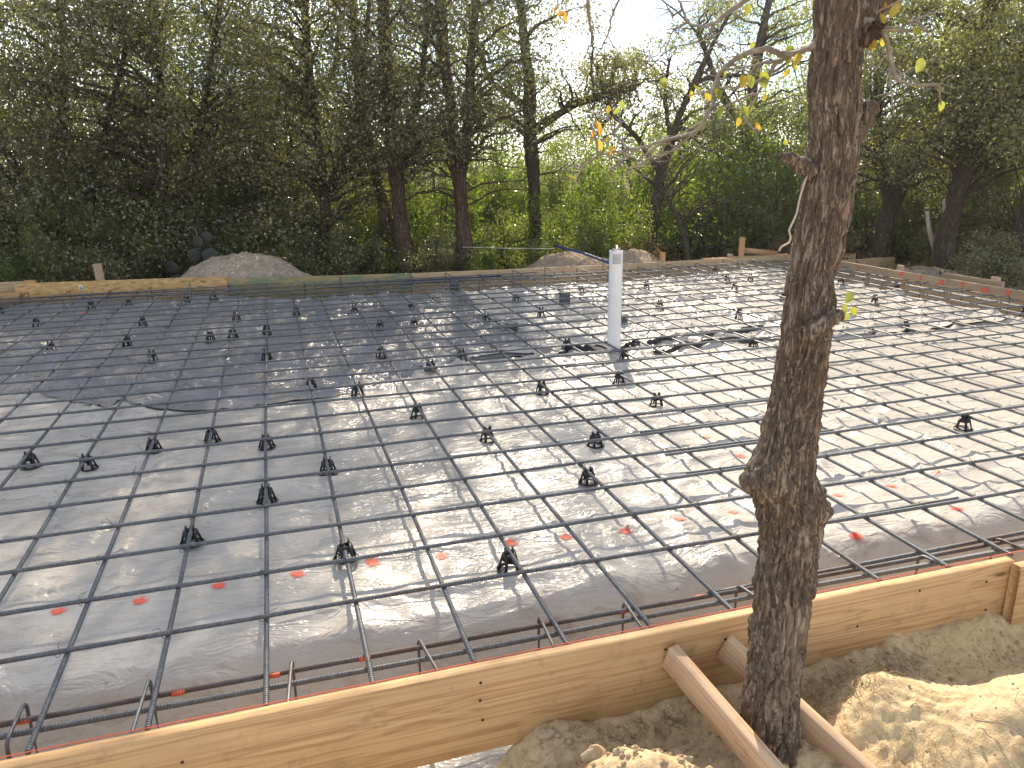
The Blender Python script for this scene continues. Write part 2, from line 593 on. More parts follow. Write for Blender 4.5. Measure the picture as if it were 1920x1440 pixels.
def back_line(x):
    """inner face of the far form boards: square at the right, splayed back at the left"""
    return 7.66 + .081 * np.maximum(0, 4.6 - np.asarray(x, float))


def fbm(x, y, f, octv, gain=.5):
    s, a, t = 0, 1.0, 0
    for i in range(octv):
        s = s + a * ((N1, N2, N3, N4, N5)[i % 5](x * f + 3.7 * i, y * f + 9.1 * i) - .5)
        t += a; a *= gain; f *= 2.03
    return s / t


def ground_z(x, y):
    x = np.asarray(x, float); y = np.asarray(y, float)
    z = -.30 + 0 * x
    z = z - .22 * sst(8.2, 10.8, y)
    z = z + .05 * fbm(x, y, .45, 3)
    inside = sst(-.552, -.528, y) * (1 - sst(-.06, -.005, y - back_line(x))) * sst(-6.6, -6.4, x) * (1 - sst(7.74, 7.81, x))
    near = 1 - sst(-.40, -.1, y)
    f = 0 * x
    f = f + .17 * np.exp(-((x - 1.83) / .23) ** 2 - ((y + .78) / .17) ** 2) + .14 * np.exp(-((x - 2.2) / .5) ** 2 - ((y + 1.0) / .20) ** 2)
    f = f + .24 * np.exp(-((x - .97) / .24) ** 2 - ((y + .90) / .17) ** 2)
    f = f + .06 * sst(1.7, 2.6, x)
    f = f - .11 * (1 - sst(.45, .85, x))
    f = f + .085 * np.exp(-((y + .56) / .09) ** 2) * sst(.62, .8, x)
    r2 = (x - TRUNK_C[0]) ** 2 + (y - TRUNK_C[1]) ** 2
    f = f + .075 * np.exp(-r2 / .035)
    f = f + .075 * fbm(x, y, 2.6, 3) + .055 * fbm(x + 7, y, 9, 4, .6) + .016 * fbm(x, y + 5, 40, 2)
    rd = 1 - np.abs(2 * N3(x * 13, y * 13) - 1)
    f = f + .012 * rd ** 2 * N4(x * 3, y * 3)
    f = f + .0045 * np.sin((y * .85 + x * .5) * 6.283 / .034) * np.exp(-(((x - 1.97) / .12) ** 2 + ((y + .88) / .05) ** 2) ** 2)
    z = z + near * f
    return z * (1 - inside) + inside * (-.62)


def axis(*segs):
    o = []
    for a, b, st in segs:
        n = max(1, int(round((b - a) / st)))
        o.append(np.linspace(a, b, n, endpoint=False))
    return np.concatenate(o + [[segs[-1][1]]])


def grid_obj(name, xs, ys, zf, mat, parent=None):
    X, Y = np.meshgrid(xs, ys, indexing='ij')
    Z = zf(X, Y)
    n, k = X.shape
    i = np.arange(n - 1)[:, None] * k + np.arange(k - 1)[None, :]
    q = np.stack([i, i + k, i + k + 1, i + 1], -1).reshape(-1, 4)
    mb = MB(); mb.add(np.stack([X, Y, Z], -1).reshape(-1, 3), q)
    return mb.obj(name, mat, parent, smooth=True)


gx = axis((-600, -60, 60), (-60, -12, 3), (-12, .45, .28), (.45, 3.35, .009), (3.35, 7.5, .22), (7.5, 8.0, .04), (8.0, 14, .22), (14, 60, 3), (60, 600, 60))
gy = axis((-300, -30, 30), (-30, -4, 1.5), (-4, -1.5, .12), (-1.5, -.5, .009), (-.5, 7.3, .30), (7.3, 8.6, .035), (8.6, 14, .17), (14, 60, 2.5), (60, 900, 60))
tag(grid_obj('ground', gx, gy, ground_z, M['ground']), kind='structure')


def mound(name, label, peaks, x0, x1, y0, y1, mat, seed, st=.035, lump=.10):
    xs = np.arange(x0, x1, st); ys = np.arange(y0, y1, st)

    def zf(x, y):
        h = 0 * x
        for (cx, cy, rx, ry, hh) in peaks:
            r = np.sqrt(((x - cx) / rx) ** 2 + ((y - cy) / ry) ** 2) * (1 + .35 * fbm(x + seed, y, 1.6, 2))
            h = np.maximum(h, hh * np.clip(1 - r, 0, 1) ** .85 * (1 - .25 * np.exp(-(r / .3) ** 2)))
        h = h + (lump * fbm(x + seed * 3, y, 3.2, 4, .6) + .05 * fbm(x, y + seed, 14, 3, .6)) * sst(.0, .12, h)
        return ground_z(x, y) - .05 + h
    o = grid_obj(name, xs, ys, zf, mat)
    return tag(o, label, 'dirt mound', 'dirt mounds behind the slab')


mound('dirt_mound', 'rounded pale dirt mound behind the strand board and green board', [(-.30, 9.55, 1.32, 1.0, .98)], -1.9, 1.3, 8.2, 10.6, M['mound'], 2)
mound('dirt_mound', 'brown dirt mound with a blue pipe on it, left of the white pipe top', [(4.78, 9.6, 1.0, .8, .66), (4.2, 9.5, .6, .6, .35)], 3.5, 5.55, 8.6, 10.6, M['mound_brown'], 5)
mound('dirt_mound', 'brown dirt mound just right of the white pipe top', [(5.95, 9.6, .78, .8, .66), (5.45, 9.7, .5, .5, .5)], 4.9, 7.0, 8.6, 10.6, M['mound_brown'], 8)
mound('dirt_mound', 'low crumbly dirt heap behind the right form board, near the pale sapling', [(9.3, 6.7, 1.0, .6, .30), (10.2, 6.4, .6, .5, .2)], 8.2, 11.0, 5.9, 7.5, M['mound'], 11)
mound('dirt_mound', 'low dirt heap behind the lumber outside the right form board', [(9.0, 4.9, .8, .7, .27)], 8.15, 10.0, 4.1, 5.7, M['mound'], 14)

# ------------------------------------------------------------------ plastic sheeting over the pad
SEAM = [(-6.5, 4.2), (-2.2, 3.95), (-1.58, 3.62), (-.99, 3.12), (-.49, 2.82), (-.06, 2.80), (.36, 2.81), (.755, 3.02), (1.21, 3.34), (1.7, 3.56), (2.75, 3.47), (3.6, 3.43), (4.5, 3.15), (5.65, 3.13), (7.8, 3.1)]
SXs, SYs = np.array(SEAM).T


def seam_y(x):
    return np.interp(x, SXs, SYs) + .17 * fbm(x, 0 * x, 1.3, 4)


def fold(x, y, pts, h, w):
    """raised crease along a polyline"""
    d = np.full(np.shape(x), 9.0)
    for (a, b) in zip(pts[:-1], pts[1:]):
        ax, ay = a; bx, by = b
        t = np.clip(((x - ax) * (bx - ax) + (y - ay) * (by - ay)) / ((bx - ax) ** 2 + (by - ay) ** 2), 0, 1)
        d = np.minimum(d, np.hypot(x - ax - t * (bx - ax), y - ay - t * (by - ay)))
    return h * np.exp(-(d / w) ** 2)


FOLDS = [([(-.9, 3.05), (-.63, 3.28), (-.3, 3.56)], .040, .05), ([(-1.2, 3.45), (-.6, 3.62), (.2, 3.7)], .028, .05),
         ([(-.35, 2.95), (.1, 3.05), (.45, 2.95)], .030, .06), ([(.5, 3.35), (1.1, 3.5), (1.9, 3.72)], .034, .05),
         ([(1.6, 3.62), (2.4, 3.62), (2.75, 3.5)], .038, .05), ([(2.9, 3.4), (3.6, 3.5), (4.4, 3.6)], .045, .06),
         ([(3.0, 3.25), (3.8, 3.25), (4.5, 3.3)], .036, .05), ([(4.6, 3.2), (5.4, 3.35), (6.3, 3.4)], .032, .06),
         ([(-2.1, 6.5), (-1.2, 6.2), (-.5, 6.35)], .03, .06), ([(.1, 6.9), (.5, 6.95)], .05, .05), ([(.8, 6.95), (1.1, 6.9)], .04, .05),
         ([(2.3, 6.7), (2.9, 6.75)], .045, .06), ([(5.0, 4.3), (5.8, 4.55)], .03, .06), ([(2.0, 4.25), (2.6, 4.3)], .03, .05)]


BKX, BKY = np.array([(-6.5, 8.05), (-1.86, 7.95), (-.74, 7.63), (.3, 7.33), (1.27, 7.1), (2.6, 7.0), (4.5, 7.05), (6.8, 7.36), (7.8, 7.36)]).T


def film_back(x):
    return np.interp(x, BKX, BKY) + .06 * (N1(np.asarray(x) * 1.3, 0 * np.asarray(x)) - .5)


def film_z(x, y):
    x = np.asarray(x, float); y = np.asarray(y, float)
    z = -.088 - .024 * sst(2.0, 4.0, y)
    edge = -.09 + .05 * fbm(x, 0 * x, 1.1, 3) * 2
    slope = sst(.06, -.26, y - edge * .5)
    wr = .020 * fbm(x * .9, y * 2.0, 1.5, 3) + .012 * fbm(x, y * 1.6, 4.5, 3)
    rid = 1 - np.abs(2 * N2(x * 2.3 + 1.7 * N5(x * 1.1, y * 1.1), y * 5.2 + 2 * N4(x * 1.3, y * .9)) - 1)
    rid2 = 1 - np.abs(2 * N3(x * 5.1 + 3 * N1(x * .8, y * .8), y * 8.5 + 2.5 * N2(x * .7, y)) - 1)
    rid3 = 1 - np.abs(2 * N4(x * 1.2 + 2.2 * N1(x * .7, y * .7), y * 3.1 + 1.6 * N3(x * .6, y * .5)) - 1)
    far_ = sst(2.6, 3.4, y)
    wr = wr * (1 + .5 * far_) + (.014 * rid ** 8 + .008 * rid2 ** 6 + .022 * rid3 ** 14) * (1 + 1.0 * far_)
    # drapery folds that run down the front edge of the pad
    fr = np.exp(-((y + .02) / .22) ** 2)
    dr = 1 - np.abs(2 * N5(x * 1.9 + .8 * y, y * .7 + 4) - 1)
    wr = wr + fr * (.030 * dr ** 4 - .008)
    z = z + wr
    for p, h, w in FOLDS:
        z = z + fold(x, y, p, h, w)
    z = np.minimum(z, -.030)
    z = z - .30 * slope
    back = film_back(x)
    z = z - .30 * sst(0.0, .22, y - back)
    z = z - .30 * sst(7.2, 7.42, x)
    return z


def sheet(name, label, xs, yf0, yf1, ny, zoff, mat, lift=0.0, pw=1.0):
    t = np.linspace(0, 1, ny) ** pw
    X = np.repeat(xs[:, None], ny, 1)
    Y = yf0(xs)[:, None] * (1 - t) + yf1(xs)[:, None] * t
    Z = film_z(X, Y) + zoff
    if lift:
        e = np.exp(-((Y - yf0(xs)[:, None]) / .05) ** 2)
        Z = Z + e * (lift * np.clip(N4(X * 2.1, 0 * X) - .25, 0, 1) * 1.6 + .002)
        Z = np.minimum(Z, -.022)
    n, k = X.shape
    i = np.arange(n - 1)[:, None] * k + np.arange(k - 1)[None, :]
    q = np.stack([i, i + k, i + k + 1, i + 1], -1).reshape(-1, 4)
    mb = MB(); mb.add(np.stack([X, Y, Z], -1).reshape(-1, 3), q)
    return tag(mb.obj(name, mat, None, smooth=True), label, 'plastic sheet', 'plastic sheets over the slab pad')


xf = axis((-6.4, -1.6, .09), (-1.6, 4.2, .018), (4.2, 7.79, .035))
front_sheet = sheet('plastic_sheet', 'milky translucent plastic sheet over the near half of the pad, dotted with orange spots', xf, lambda x: 0 * x - .522, lambda x: seam_y(x) + .12, 230, 0.0, M['film'], pw=1.15)
xr = axis((-6.4, -2.6, .08), (-2.6, 7.79, .024))
xr = axis((1.6, 7.79, .027))
sheet('plastic_sheet', 'wrinkled pale plastic sheet over the far right of the pad, behind the white pipe', xr, seam_y, lambda x: film_back(x) + .17, 170, .003, M['film_rear'], lift=.03, pw=1.1)
xd = axis((-6.4, -2.6, .08), (-2.6, 2.5, .022))


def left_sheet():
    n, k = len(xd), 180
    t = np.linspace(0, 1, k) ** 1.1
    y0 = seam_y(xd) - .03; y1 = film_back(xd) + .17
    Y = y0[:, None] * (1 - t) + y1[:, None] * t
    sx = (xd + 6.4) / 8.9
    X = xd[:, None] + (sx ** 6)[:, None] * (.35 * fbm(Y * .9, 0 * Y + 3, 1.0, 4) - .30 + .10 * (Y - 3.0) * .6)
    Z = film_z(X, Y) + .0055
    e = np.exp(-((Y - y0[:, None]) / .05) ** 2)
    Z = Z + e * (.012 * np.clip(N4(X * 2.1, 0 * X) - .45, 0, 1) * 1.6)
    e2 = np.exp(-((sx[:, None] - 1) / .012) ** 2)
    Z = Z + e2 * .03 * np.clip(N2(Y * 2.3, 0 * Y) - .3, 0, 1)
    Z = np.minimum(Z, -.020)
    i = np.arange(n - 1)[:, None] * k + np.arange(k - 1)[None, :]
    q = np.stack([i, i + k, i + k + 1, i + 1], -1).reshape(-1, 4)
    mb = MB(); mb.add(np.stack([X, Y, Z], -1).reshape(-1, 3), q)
    return tag(mb.obj('plastic_sheet', M['film_dark'], None, smooth=True), 'darker plastic sheet over the far left of the pad', 'plastic sheet', 'plastic sheets over the slab pad')


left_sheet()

def lower(x, y):
    k_ = 1 + .024 * float(sst(2.0, 4.0, y)) / 1.542
    return .161 + (x - .161) * k_, -2.414 + (y + 2.414) * k_


MARKS = [(-.719, .425), (-.442, .399), (-.166, .405), (.125, .391), (.416, .398), (.692, .369), (.994, .378), (1.233, .357), (1.493, .316), (1.761, .327), (2.039, .334), (2.453, 1.56), (2.445, 1.249), (2.459, .917), (3.222, .382), (3.509, .363), (2.92, .346), (2.607, .335), (2.419, -.004), (3.027, .056), (5.416, 2.317), (5.226, 2.126), (5.226, 1.802), (-1.904, 6.944), (-1.607, 6.828), (.819, 7.084)]
for i, (x, y) in enumerate(MARKS):
    x, y = lower(x, y)
    r = .036 * random.uniform(.85, 1.2)
    g = np.linspace(-r, r, 7)
    GX, GY = np.meshgrid(g, g, indexing='ij')
    a = random.uniform(0, 3); el = random.uniform(.6, .95)
    rx = GX * math.cos(a) - GY * el * math.sin(a); ry = GX * math.sin(a) + GY * el * math.cos(a)
    Z = film_z(x + rx, y + ry) + (.0035 if y < 2.7 else .0125)
    k = 7
    ii = np.arange(k - 1)[:, None] * k + np.arange(k - 1)[None, :]
    mb = MB(); mb.add(np.stack([rx, ry, Z], -1).reshape(-1, 3), np.stack([ii, ii + k, ii + k + 1, ii + 1], -1).reshape(-1, 4))
    mb.obj('paint_mark', M['paint'], front_sheet, smooth=True, loc=(x, y, 0))

# standing plastic folds round the white pipe, their shade painted in as black
for lab, pts in (('shade-painted plastic flap bunched at the left foot of the white pipe', [(2.35, 3.46), (2.55, 3.5), (2.74, 3.42)]),
                 ('shade-painted plastic flap sticking up at the right foot of the white pipe', [(2.88, 3.36), (2.98, 3.4), (3.1, 3.45)]),
                 ('long crumpled shade-painted plastic strip right of the white pipe', [(3.15, 3.42), (3.5, 3.5), (3.9, 3.52), (4.4, 3.56)]),
                 ('narrow shade-painted plastic strip lying flat in front of the long crumpled strip', [(3.1, 3.2), (3.6, 3.2), (4.2, 3.26)])):
    p = np.array(pts, float)
    s = np.linspace(0, len(p) - 1, 40)
    cx = np.interp(s, np.arange(len(p)), p[:, 0]); cy_ = np.interp(s, np.arange(len(p)), p[:, 1])
    t = np.linspace(-1, 1, 9)
    hh = (.045 + .03 * N2(s * 3, s * 0 + p[0, 0])) * np.sin(np.clip(np.linspace(.06, math.pi - .06, 40), 0, 3.14)) ** .5
    X = cx[:, None] + 0 * t; Y = cy_[:, None] + .026 * t[None, :] * (.5 + N3(s * 5, s * 0 + 3)[:, None]) + .05 * (N1(s * 4, s * 0)[:, None] - .5)
    Z = film_z(X, Y) + .012 + hh[:, None] * np.exp(-(t[None, :] / .45) ** 2) * .75 * (.35 + 1.1 * N5(s * 6, s * 0 + 1)[:, None])
    Z = np.minimum(Z, -.014)
    k = 9
    ii = np.arange(39)[:, None] * k + np.arange(k - 1)[None, :]
    mb = MB(); mb.add(np.stack([X, Y, Z], -1).reshape(-1, 3), np.stack([ii, ii + k, ii + k + 1, ii + 1], -1).reshape(-1, 4))
    tag(mb.obj('plastic_flap', M['fold_shade'], None, smooth=True), lab, 'plastic flap', 'shade-painted plastic flaps by the pipe')

# ------------------------------------------------------------------ reinforcing bars
R0 = .0076


def bar_mesh(name, L, rib0, rib1, mat, seed, amp=.004, sides=8):
    """deformed bar along +X from 0 to L with raised ribs between rib0 and rib1"""
    rng = np.random.default_rng(seed)
    pitch = .0088
    xs, rr = [], []
    x = 0.0
    while x < L:
        if rib0 <= x < rib1:
            xs += [x, x + pitch * .46, x + pitch * .52, x + pitch * .94]; rr += [R0, R0, R0 + .0013, R0 + .0013]
            x += pitch
        else:
            xs.append(x); rr.append(R0 + .0004); x += .12
    xs.append(L); rr.append(R0)
    xs = np.array(xs); rr = np.array(rr)
    ph = rng.uniform(0, 6, 4)
    wy = amp * (np.sin(xs * 1.1 + ph[0]) + .5 * np.sin(xs * 2.7 + ph[1])); wz = amp * .7 * (np.sin(xs * 1.4 + ph[2]) + .5 * np.sin(xs * 3.1 + ph[3]))
    xs = np.concatenate([[xs[0]], xs, [xs[-1]]]); rr = np.concatenate([[1e-4], rr, [1e-4]])
    wy = np.concatenate([[wy[0]], wy, [wy[-1]]]); wz = np.concatenate([[wz[0]], wz, [wz[-1]]])
    a = np.arange(sides) * 2 * np.pi / sides
    ribbed = (xs > rib0) & (xs < rib1 - .02)
    X = xs[:, None] + np.where(ribbed, .0022, 0)[:, None] * np.cos(a)[None, :]
    X[0] = xs[0]; X[-1] = xs[-1]
    V = np.stack([X, wy[:, None] + rr[:, None] * np.cos(a), wz[:, None] + rr[:, None] * np.sin(a)], -1)
    n = len(xs)
    i = np.arange(n - 1)[:, None] * sides; j = np.arange(sides)[None, :]; k = (j + 1) % sides
    q = np.stack([i + j, i + k, i + sides + k, i + sides + j], -1).reshape(-1, 4)
    mb = MB(); mb.add(V.reshape(-1, 3), q)
    return mb.mesh(name, mat, smooth=False)


mat_root = empty('rebar_mat', (0, 0, 0))
tag(mat_root, 'grid of ribbed steel reinforcing bars tied over the plastic sheets', 'rebar mat')
S = .305
rows = np.random.default_rng(4)
left_rib = [bar_mesh('crosswise_bar', 8.05, 3.4, 8.06, M['rebar'], s) for s in (1, 2)]
left_plain = [bar_mesh('crosswise_bar', 8.05, 99, 100, M['rebar'], s, sides=6) for s in (3, 4, 5)]
right_rib = [bar_mesh('crosswise_bar', 5.5, -1, 2.8, M['rebar'], s) for s in (6, 7)]
right_plain = [bar_mesh('crosswise_bar', 5.5, 99, 100, M['rebar'], s, sides=6) for s in (8, 9)]
rust_bar = bar_mesh('crosswise_bar', 8.05, 3.4, 8.06, M['rust_mid'], 12)
long_rib = [bar_mesh('lengthwise_bar', 7.95, -1, 2.7, M['rebar'], s, .003) for s in (14, 15, 16)]
END = {0: 2.94, 1: 2.94, 2: 2.94, 3: 3.03, 4: 3.05, 5: 3.05, 6: 3.05, 7: 3.07}
for b in range(27):
    y = b * S + rows.normal(0, .006)
    xe = END.get(b, 3.05) + (rows.normal(0, .05) if b > 7 else 0)
    if b > 9 and b % 2: xe += rows.choice([-1.2, 1.3])
    me = rust_bar if b in (0, 14) else (left_rib[b % 2] if b < 11 else left_plain[b % 3])
    if b == 25: xe = 3.6
    if b == 26: xe = .2
    link_mesh('crosswise_bar', me, mat_root, (xe - 8.05, y, 0), rows.normal(0, .0008))
    if b >= 25: continue
    me = right_rib[b % 2] if b < 8 else right_plain[b % 2]
    xs_ = min(xe - rows.uniform(.92, 1.05), 2.32 + rows.uniform(-.06, .1)) if b < 9 else xe - rows.uniform(.9, 1.05)
    o = link_mesh('crosswise_bar', me, mat_root, (xs_, y + (.0145 if b % 3 else -.0145), .0), -.012 if b == 1 else rows.normal(0, .0012))
    o.scale = ((7.62 + rows.uniform(-.12, .12) - xs_) / 5.5, 1, 1) if b >= 8 else (1, 1, 1)
for a in range(-15, 25):
    x = a * S + rows.normal(0, .006) + (.012 if -4 <= a <= 3 else 0)
    o = link_mesh('lengthwise_bar', long_rib[a % 3], mat_root, (x, -.455 + rows.uniform(-.012, .012), -.0158), math.pi / 2 + rows.normal(0, .0012))
    o.scale = ((float(back_line(x)) - .10 + rows.uniform(-.04, .04) + .455) / 7.95, 1, 1)
# tie wires: many and thread thin, one part
tw = MB()
for a in range(-6, 24):
    for b in range(0, 24):
        if rows.random() > (.72 if b < 9 else .45): continue
        x, y = a * S, b * S
        ang = rows.choice([.78, 2.36]) + rows.normal(0, .15)
        c, s_ = math.cos(ang), math.sin(ang)
        P0 = np.array([x, y, 0])
        r = .0115
        loop = [P0 + np.array([c * r * math.sin(t), s_ * r * math.sin(t), -.006 + r * 1.15 * math.cos(t)]) for t in np.linspace(0, 6.28, 9)]
        tw.tube(loop, .0011, 3, cap=False)
        h = rows.uniform(.008, .034); k = rows.normal(0, .012, 2)
        tw.tube([P0 + (c * .006, s_ * .006, .006), P0 + (k[0] * .6, k[1] * .6, .006 + h * .6), P0 + (k[0] * 1.6, k[1] * 1.6, .006 + h * rows.uniform(.5, 1))], .0011, 3, cap=False)
        if rows.random() < .5:
            k = rows.normal(0, .014, 2)
            tw.tube([P0 + (-c * .006, -s_ * .006, .006), P0 + (k[0], k[1], .006 + h * .5), P0 + (k[0] * 2, k[1] * 2, .006 + h * .9)], .001, 3, cap=False)
tag(tw.obj('tie_wires', M['wire'], mat_root), kind='stuff')


def stirrup(x, ya, yb, zt, zb, dirx=0.0, along='y'):
    """closed bent tie: top leg from ya to yb, both legs going down"""
    r = .028
    def P(u, z): return (x + (u - ya) * dirx, u, z) if along == 'y' else (u, x, z)
    s = 1 if yb > ya else -1
    pts = [P(ya, zb), P(ya, zt - r)]
    pts += [P(ya + s * r * (1 - math.cos(t)), zt - r + r * math.sin(t)) for t in np.linspace(.3, 1.57, 5)]
    pts += [P(yb - s * r, zt)] + [P(yb - s * r * (1 - math.sin(t)), zt - r + r * math.cos(t)) for t in np.linspace(.3, 1.57, 5)]
    pts += [P(yb, zb)]
    m = MB(); m.tube(pts, .0058, 8)
    return m


def cage(name, label, bars, ties, paint=()):
    root = empty(name, (0, 0, 0))
    tag(root, label, 'rebar cage', 'footing cages round the slab edge')
    for (me, loc, rz) in bars:
        link_mesh('long_bar', me, root, loc, rz)
    for t in ties:
        t.obj('stirrup', M['rust'], root, smooth=True)
    for (x, y, z, rz) in paint:
        m = MB(); m.tube([(-.018, 0, 0), (.018, 0, 0)], .0082, 8)
        m.obj('paint_band', M['orange_line'], root, loc=(x, y, z), rz=rz)
    return root


cage_rust = bar_mesh('long_bar', 7.0, .3, 6.2, M['rust'], 31, .003)
cage_grey = bar_mesh('long_bar', 7.0, .3, 6.2, M['rebar'], 32, .003)
far_left = bar_mesh('long_bar', 8.35, 99, 100, M['rust'], 33, .004, 6)
far_right = bar_mesh('long_bar', 3.45, 99, 100, M['rust'], 35, .004, 6)
ft = [(-.654, -.195, -.37), (-.32, -.209, -.47), (.091, -.23, -.47), (.487, -.248, -.46), (.897, -.262, -.46), (1.209, -.265, -.46), (1.64, -.30, -.47), (2.429, -.326, -.47), (2.825, -.307, -.46), (3.3, -.3, -.46), (3.8, -.3, -.46)]
cage('footing_cage', 'rusty rebar cage with bent stirrups in the trench along the near form board',
     [(cage_rust, (-2.4, -.248, -.033), -.016), (cage_grey, (-2.4, -.292, -.036), -.018), (cage_rust, (-2.4, -.44, -.115), -.012), (cage_rust, (1.52, -.30, -.030), -.002), (cage_grey, (1.5, -.365, -.036), -.012), (cage_grey, (-2.4, -.22, -.30), 0.0)],
     [stirrup(x, ya, yb, -.018 + random.uniform(-.006, .01), -.33, random.uniform(-.25, .1)) for x, ya, yb in ft],
     [(-.64, -.276, -.033, 0), (-.235, -.283, -.033, 0), (.036, -.288, -.033, 0), (.31, -.29, -.033, 0), (1.19, -.306, -.032, 0), (1.48, -.31, -.032, 0)])
cage('footing_cage', 'rebar cage in the trench along the far form boards', [(far_left, (-3.7, 8.332 - d_, z_), -.0808) for d_, z_ in ((.46, -.03), (.16, -.03), (.16, -.28), (.46, -.28))] + [(far_right, (4.2, 7.66 - d_, z_), 0) for d_, z_ in ((.46, -.026), (.16, -.026), (.16, -.28), (.46, -.28))],
     [stirrup(x, float(back_line(x)) - .51, float(back_line(x)) - .13, .012 + random.uniform(-.01, .05), -.42) for x in np.arange(-3.2, 7.3, .46)])
side_bar = bar_mesh('long_bar', 8.0, 99, 100, M['rust'], 34, .004, 6)
cage('footing_cage', 'rebar cage in the trench along the right form board', [(side_bar, (x_, -.4, z_), math.pi / 2) for x_, z_ in ((7.42, -.03), (7.68, -.03), (7.68, -.26), (7.42, -.26))],
     [stirrup(y_, 7.38, 7.70, -.012 + random.uniform(-.01, .02), -.33, along='x') for y_ in np.arange(.2, 7.2, .61)])

# ------------------------------------------------------------------ plastic rebar chairs
def make_chair():
    root = empty('rebar_chair')
    mb = MB()
    n = 20
    ring = []
    for k in range(n):
        a = k / n * 2 * math.pi
        ring += [(math.cos(a) * .032, math.sin(a) * .032, .0), (math.cos(a) * .046, math.sin(a) * .046, .0), (math.cos(a) * .046, math.sin(a) * .046, .0035), (math.cos(a) * .032, math.sin(a) * .032, .0045)]
    q = []
    for k in range(n):
        o = 4 * k; p = 4 * ((k + 1) % n)
        for i in range(4): q.append((o + i, p + i, p + (i + 1) % 4, o + (i + 1) % 4))
    mb.add(ring, q); mb.obj('base_ring', M['chair_black'], root)
    for k in range(5):
        a = k / 5 * 2 * math.pi + .35
        c, s_ = math.cos(a), math.sin(a)
        m = MB(); m.beam((c * .037, s_ * .037, .003), (c * .0215, s_ * .0215, .067), .0095, .007, up=(c, s_, 0)); m.obj('leg', M['chair_black'], root)
    mb = MB()
    ring = []
    for k in range(12):
        a = k / 12 * 2 * math.pi
        for r, z in ((.016, .042), (.0265, .042), (.023, .068), (.0145, .068)): ring.append((math.cos(a) * r, math.sin(a) * r, z))
    q = []
    for k in range(12):
        o = 4 * k; p = 4 * ((k + 1) % 12)
        for i in range(4): q.append((o + i, p + i, p + (i + 1) % 4, o + (i + 1) % 4))
    mb.add(ring, q); mb.obj('collar', M['chair_black'], root)
    for a in (0, math.pi):
        for dy in (-.007, .007):
            c = math.cos(a)
            m = MB()
            m.hexa([(c * .010 - .0035, dy - .005, .058), (c * .010 + .0035, dy - .005, .058), (c * .010 + .0035, dy + .005, .058), (c * .010 - .0035, dy + .005, .058),
                    (c * .0145 - .0028, dy - .004, .088), (c * .0145 + .0028, dy - .004, .088), (c * .0145 + .0028, dy + .004, .088), (c * .0145 - .0028, dy + .004, .088)])
            m.obj('prong', M['chair_black'], root)
    return root


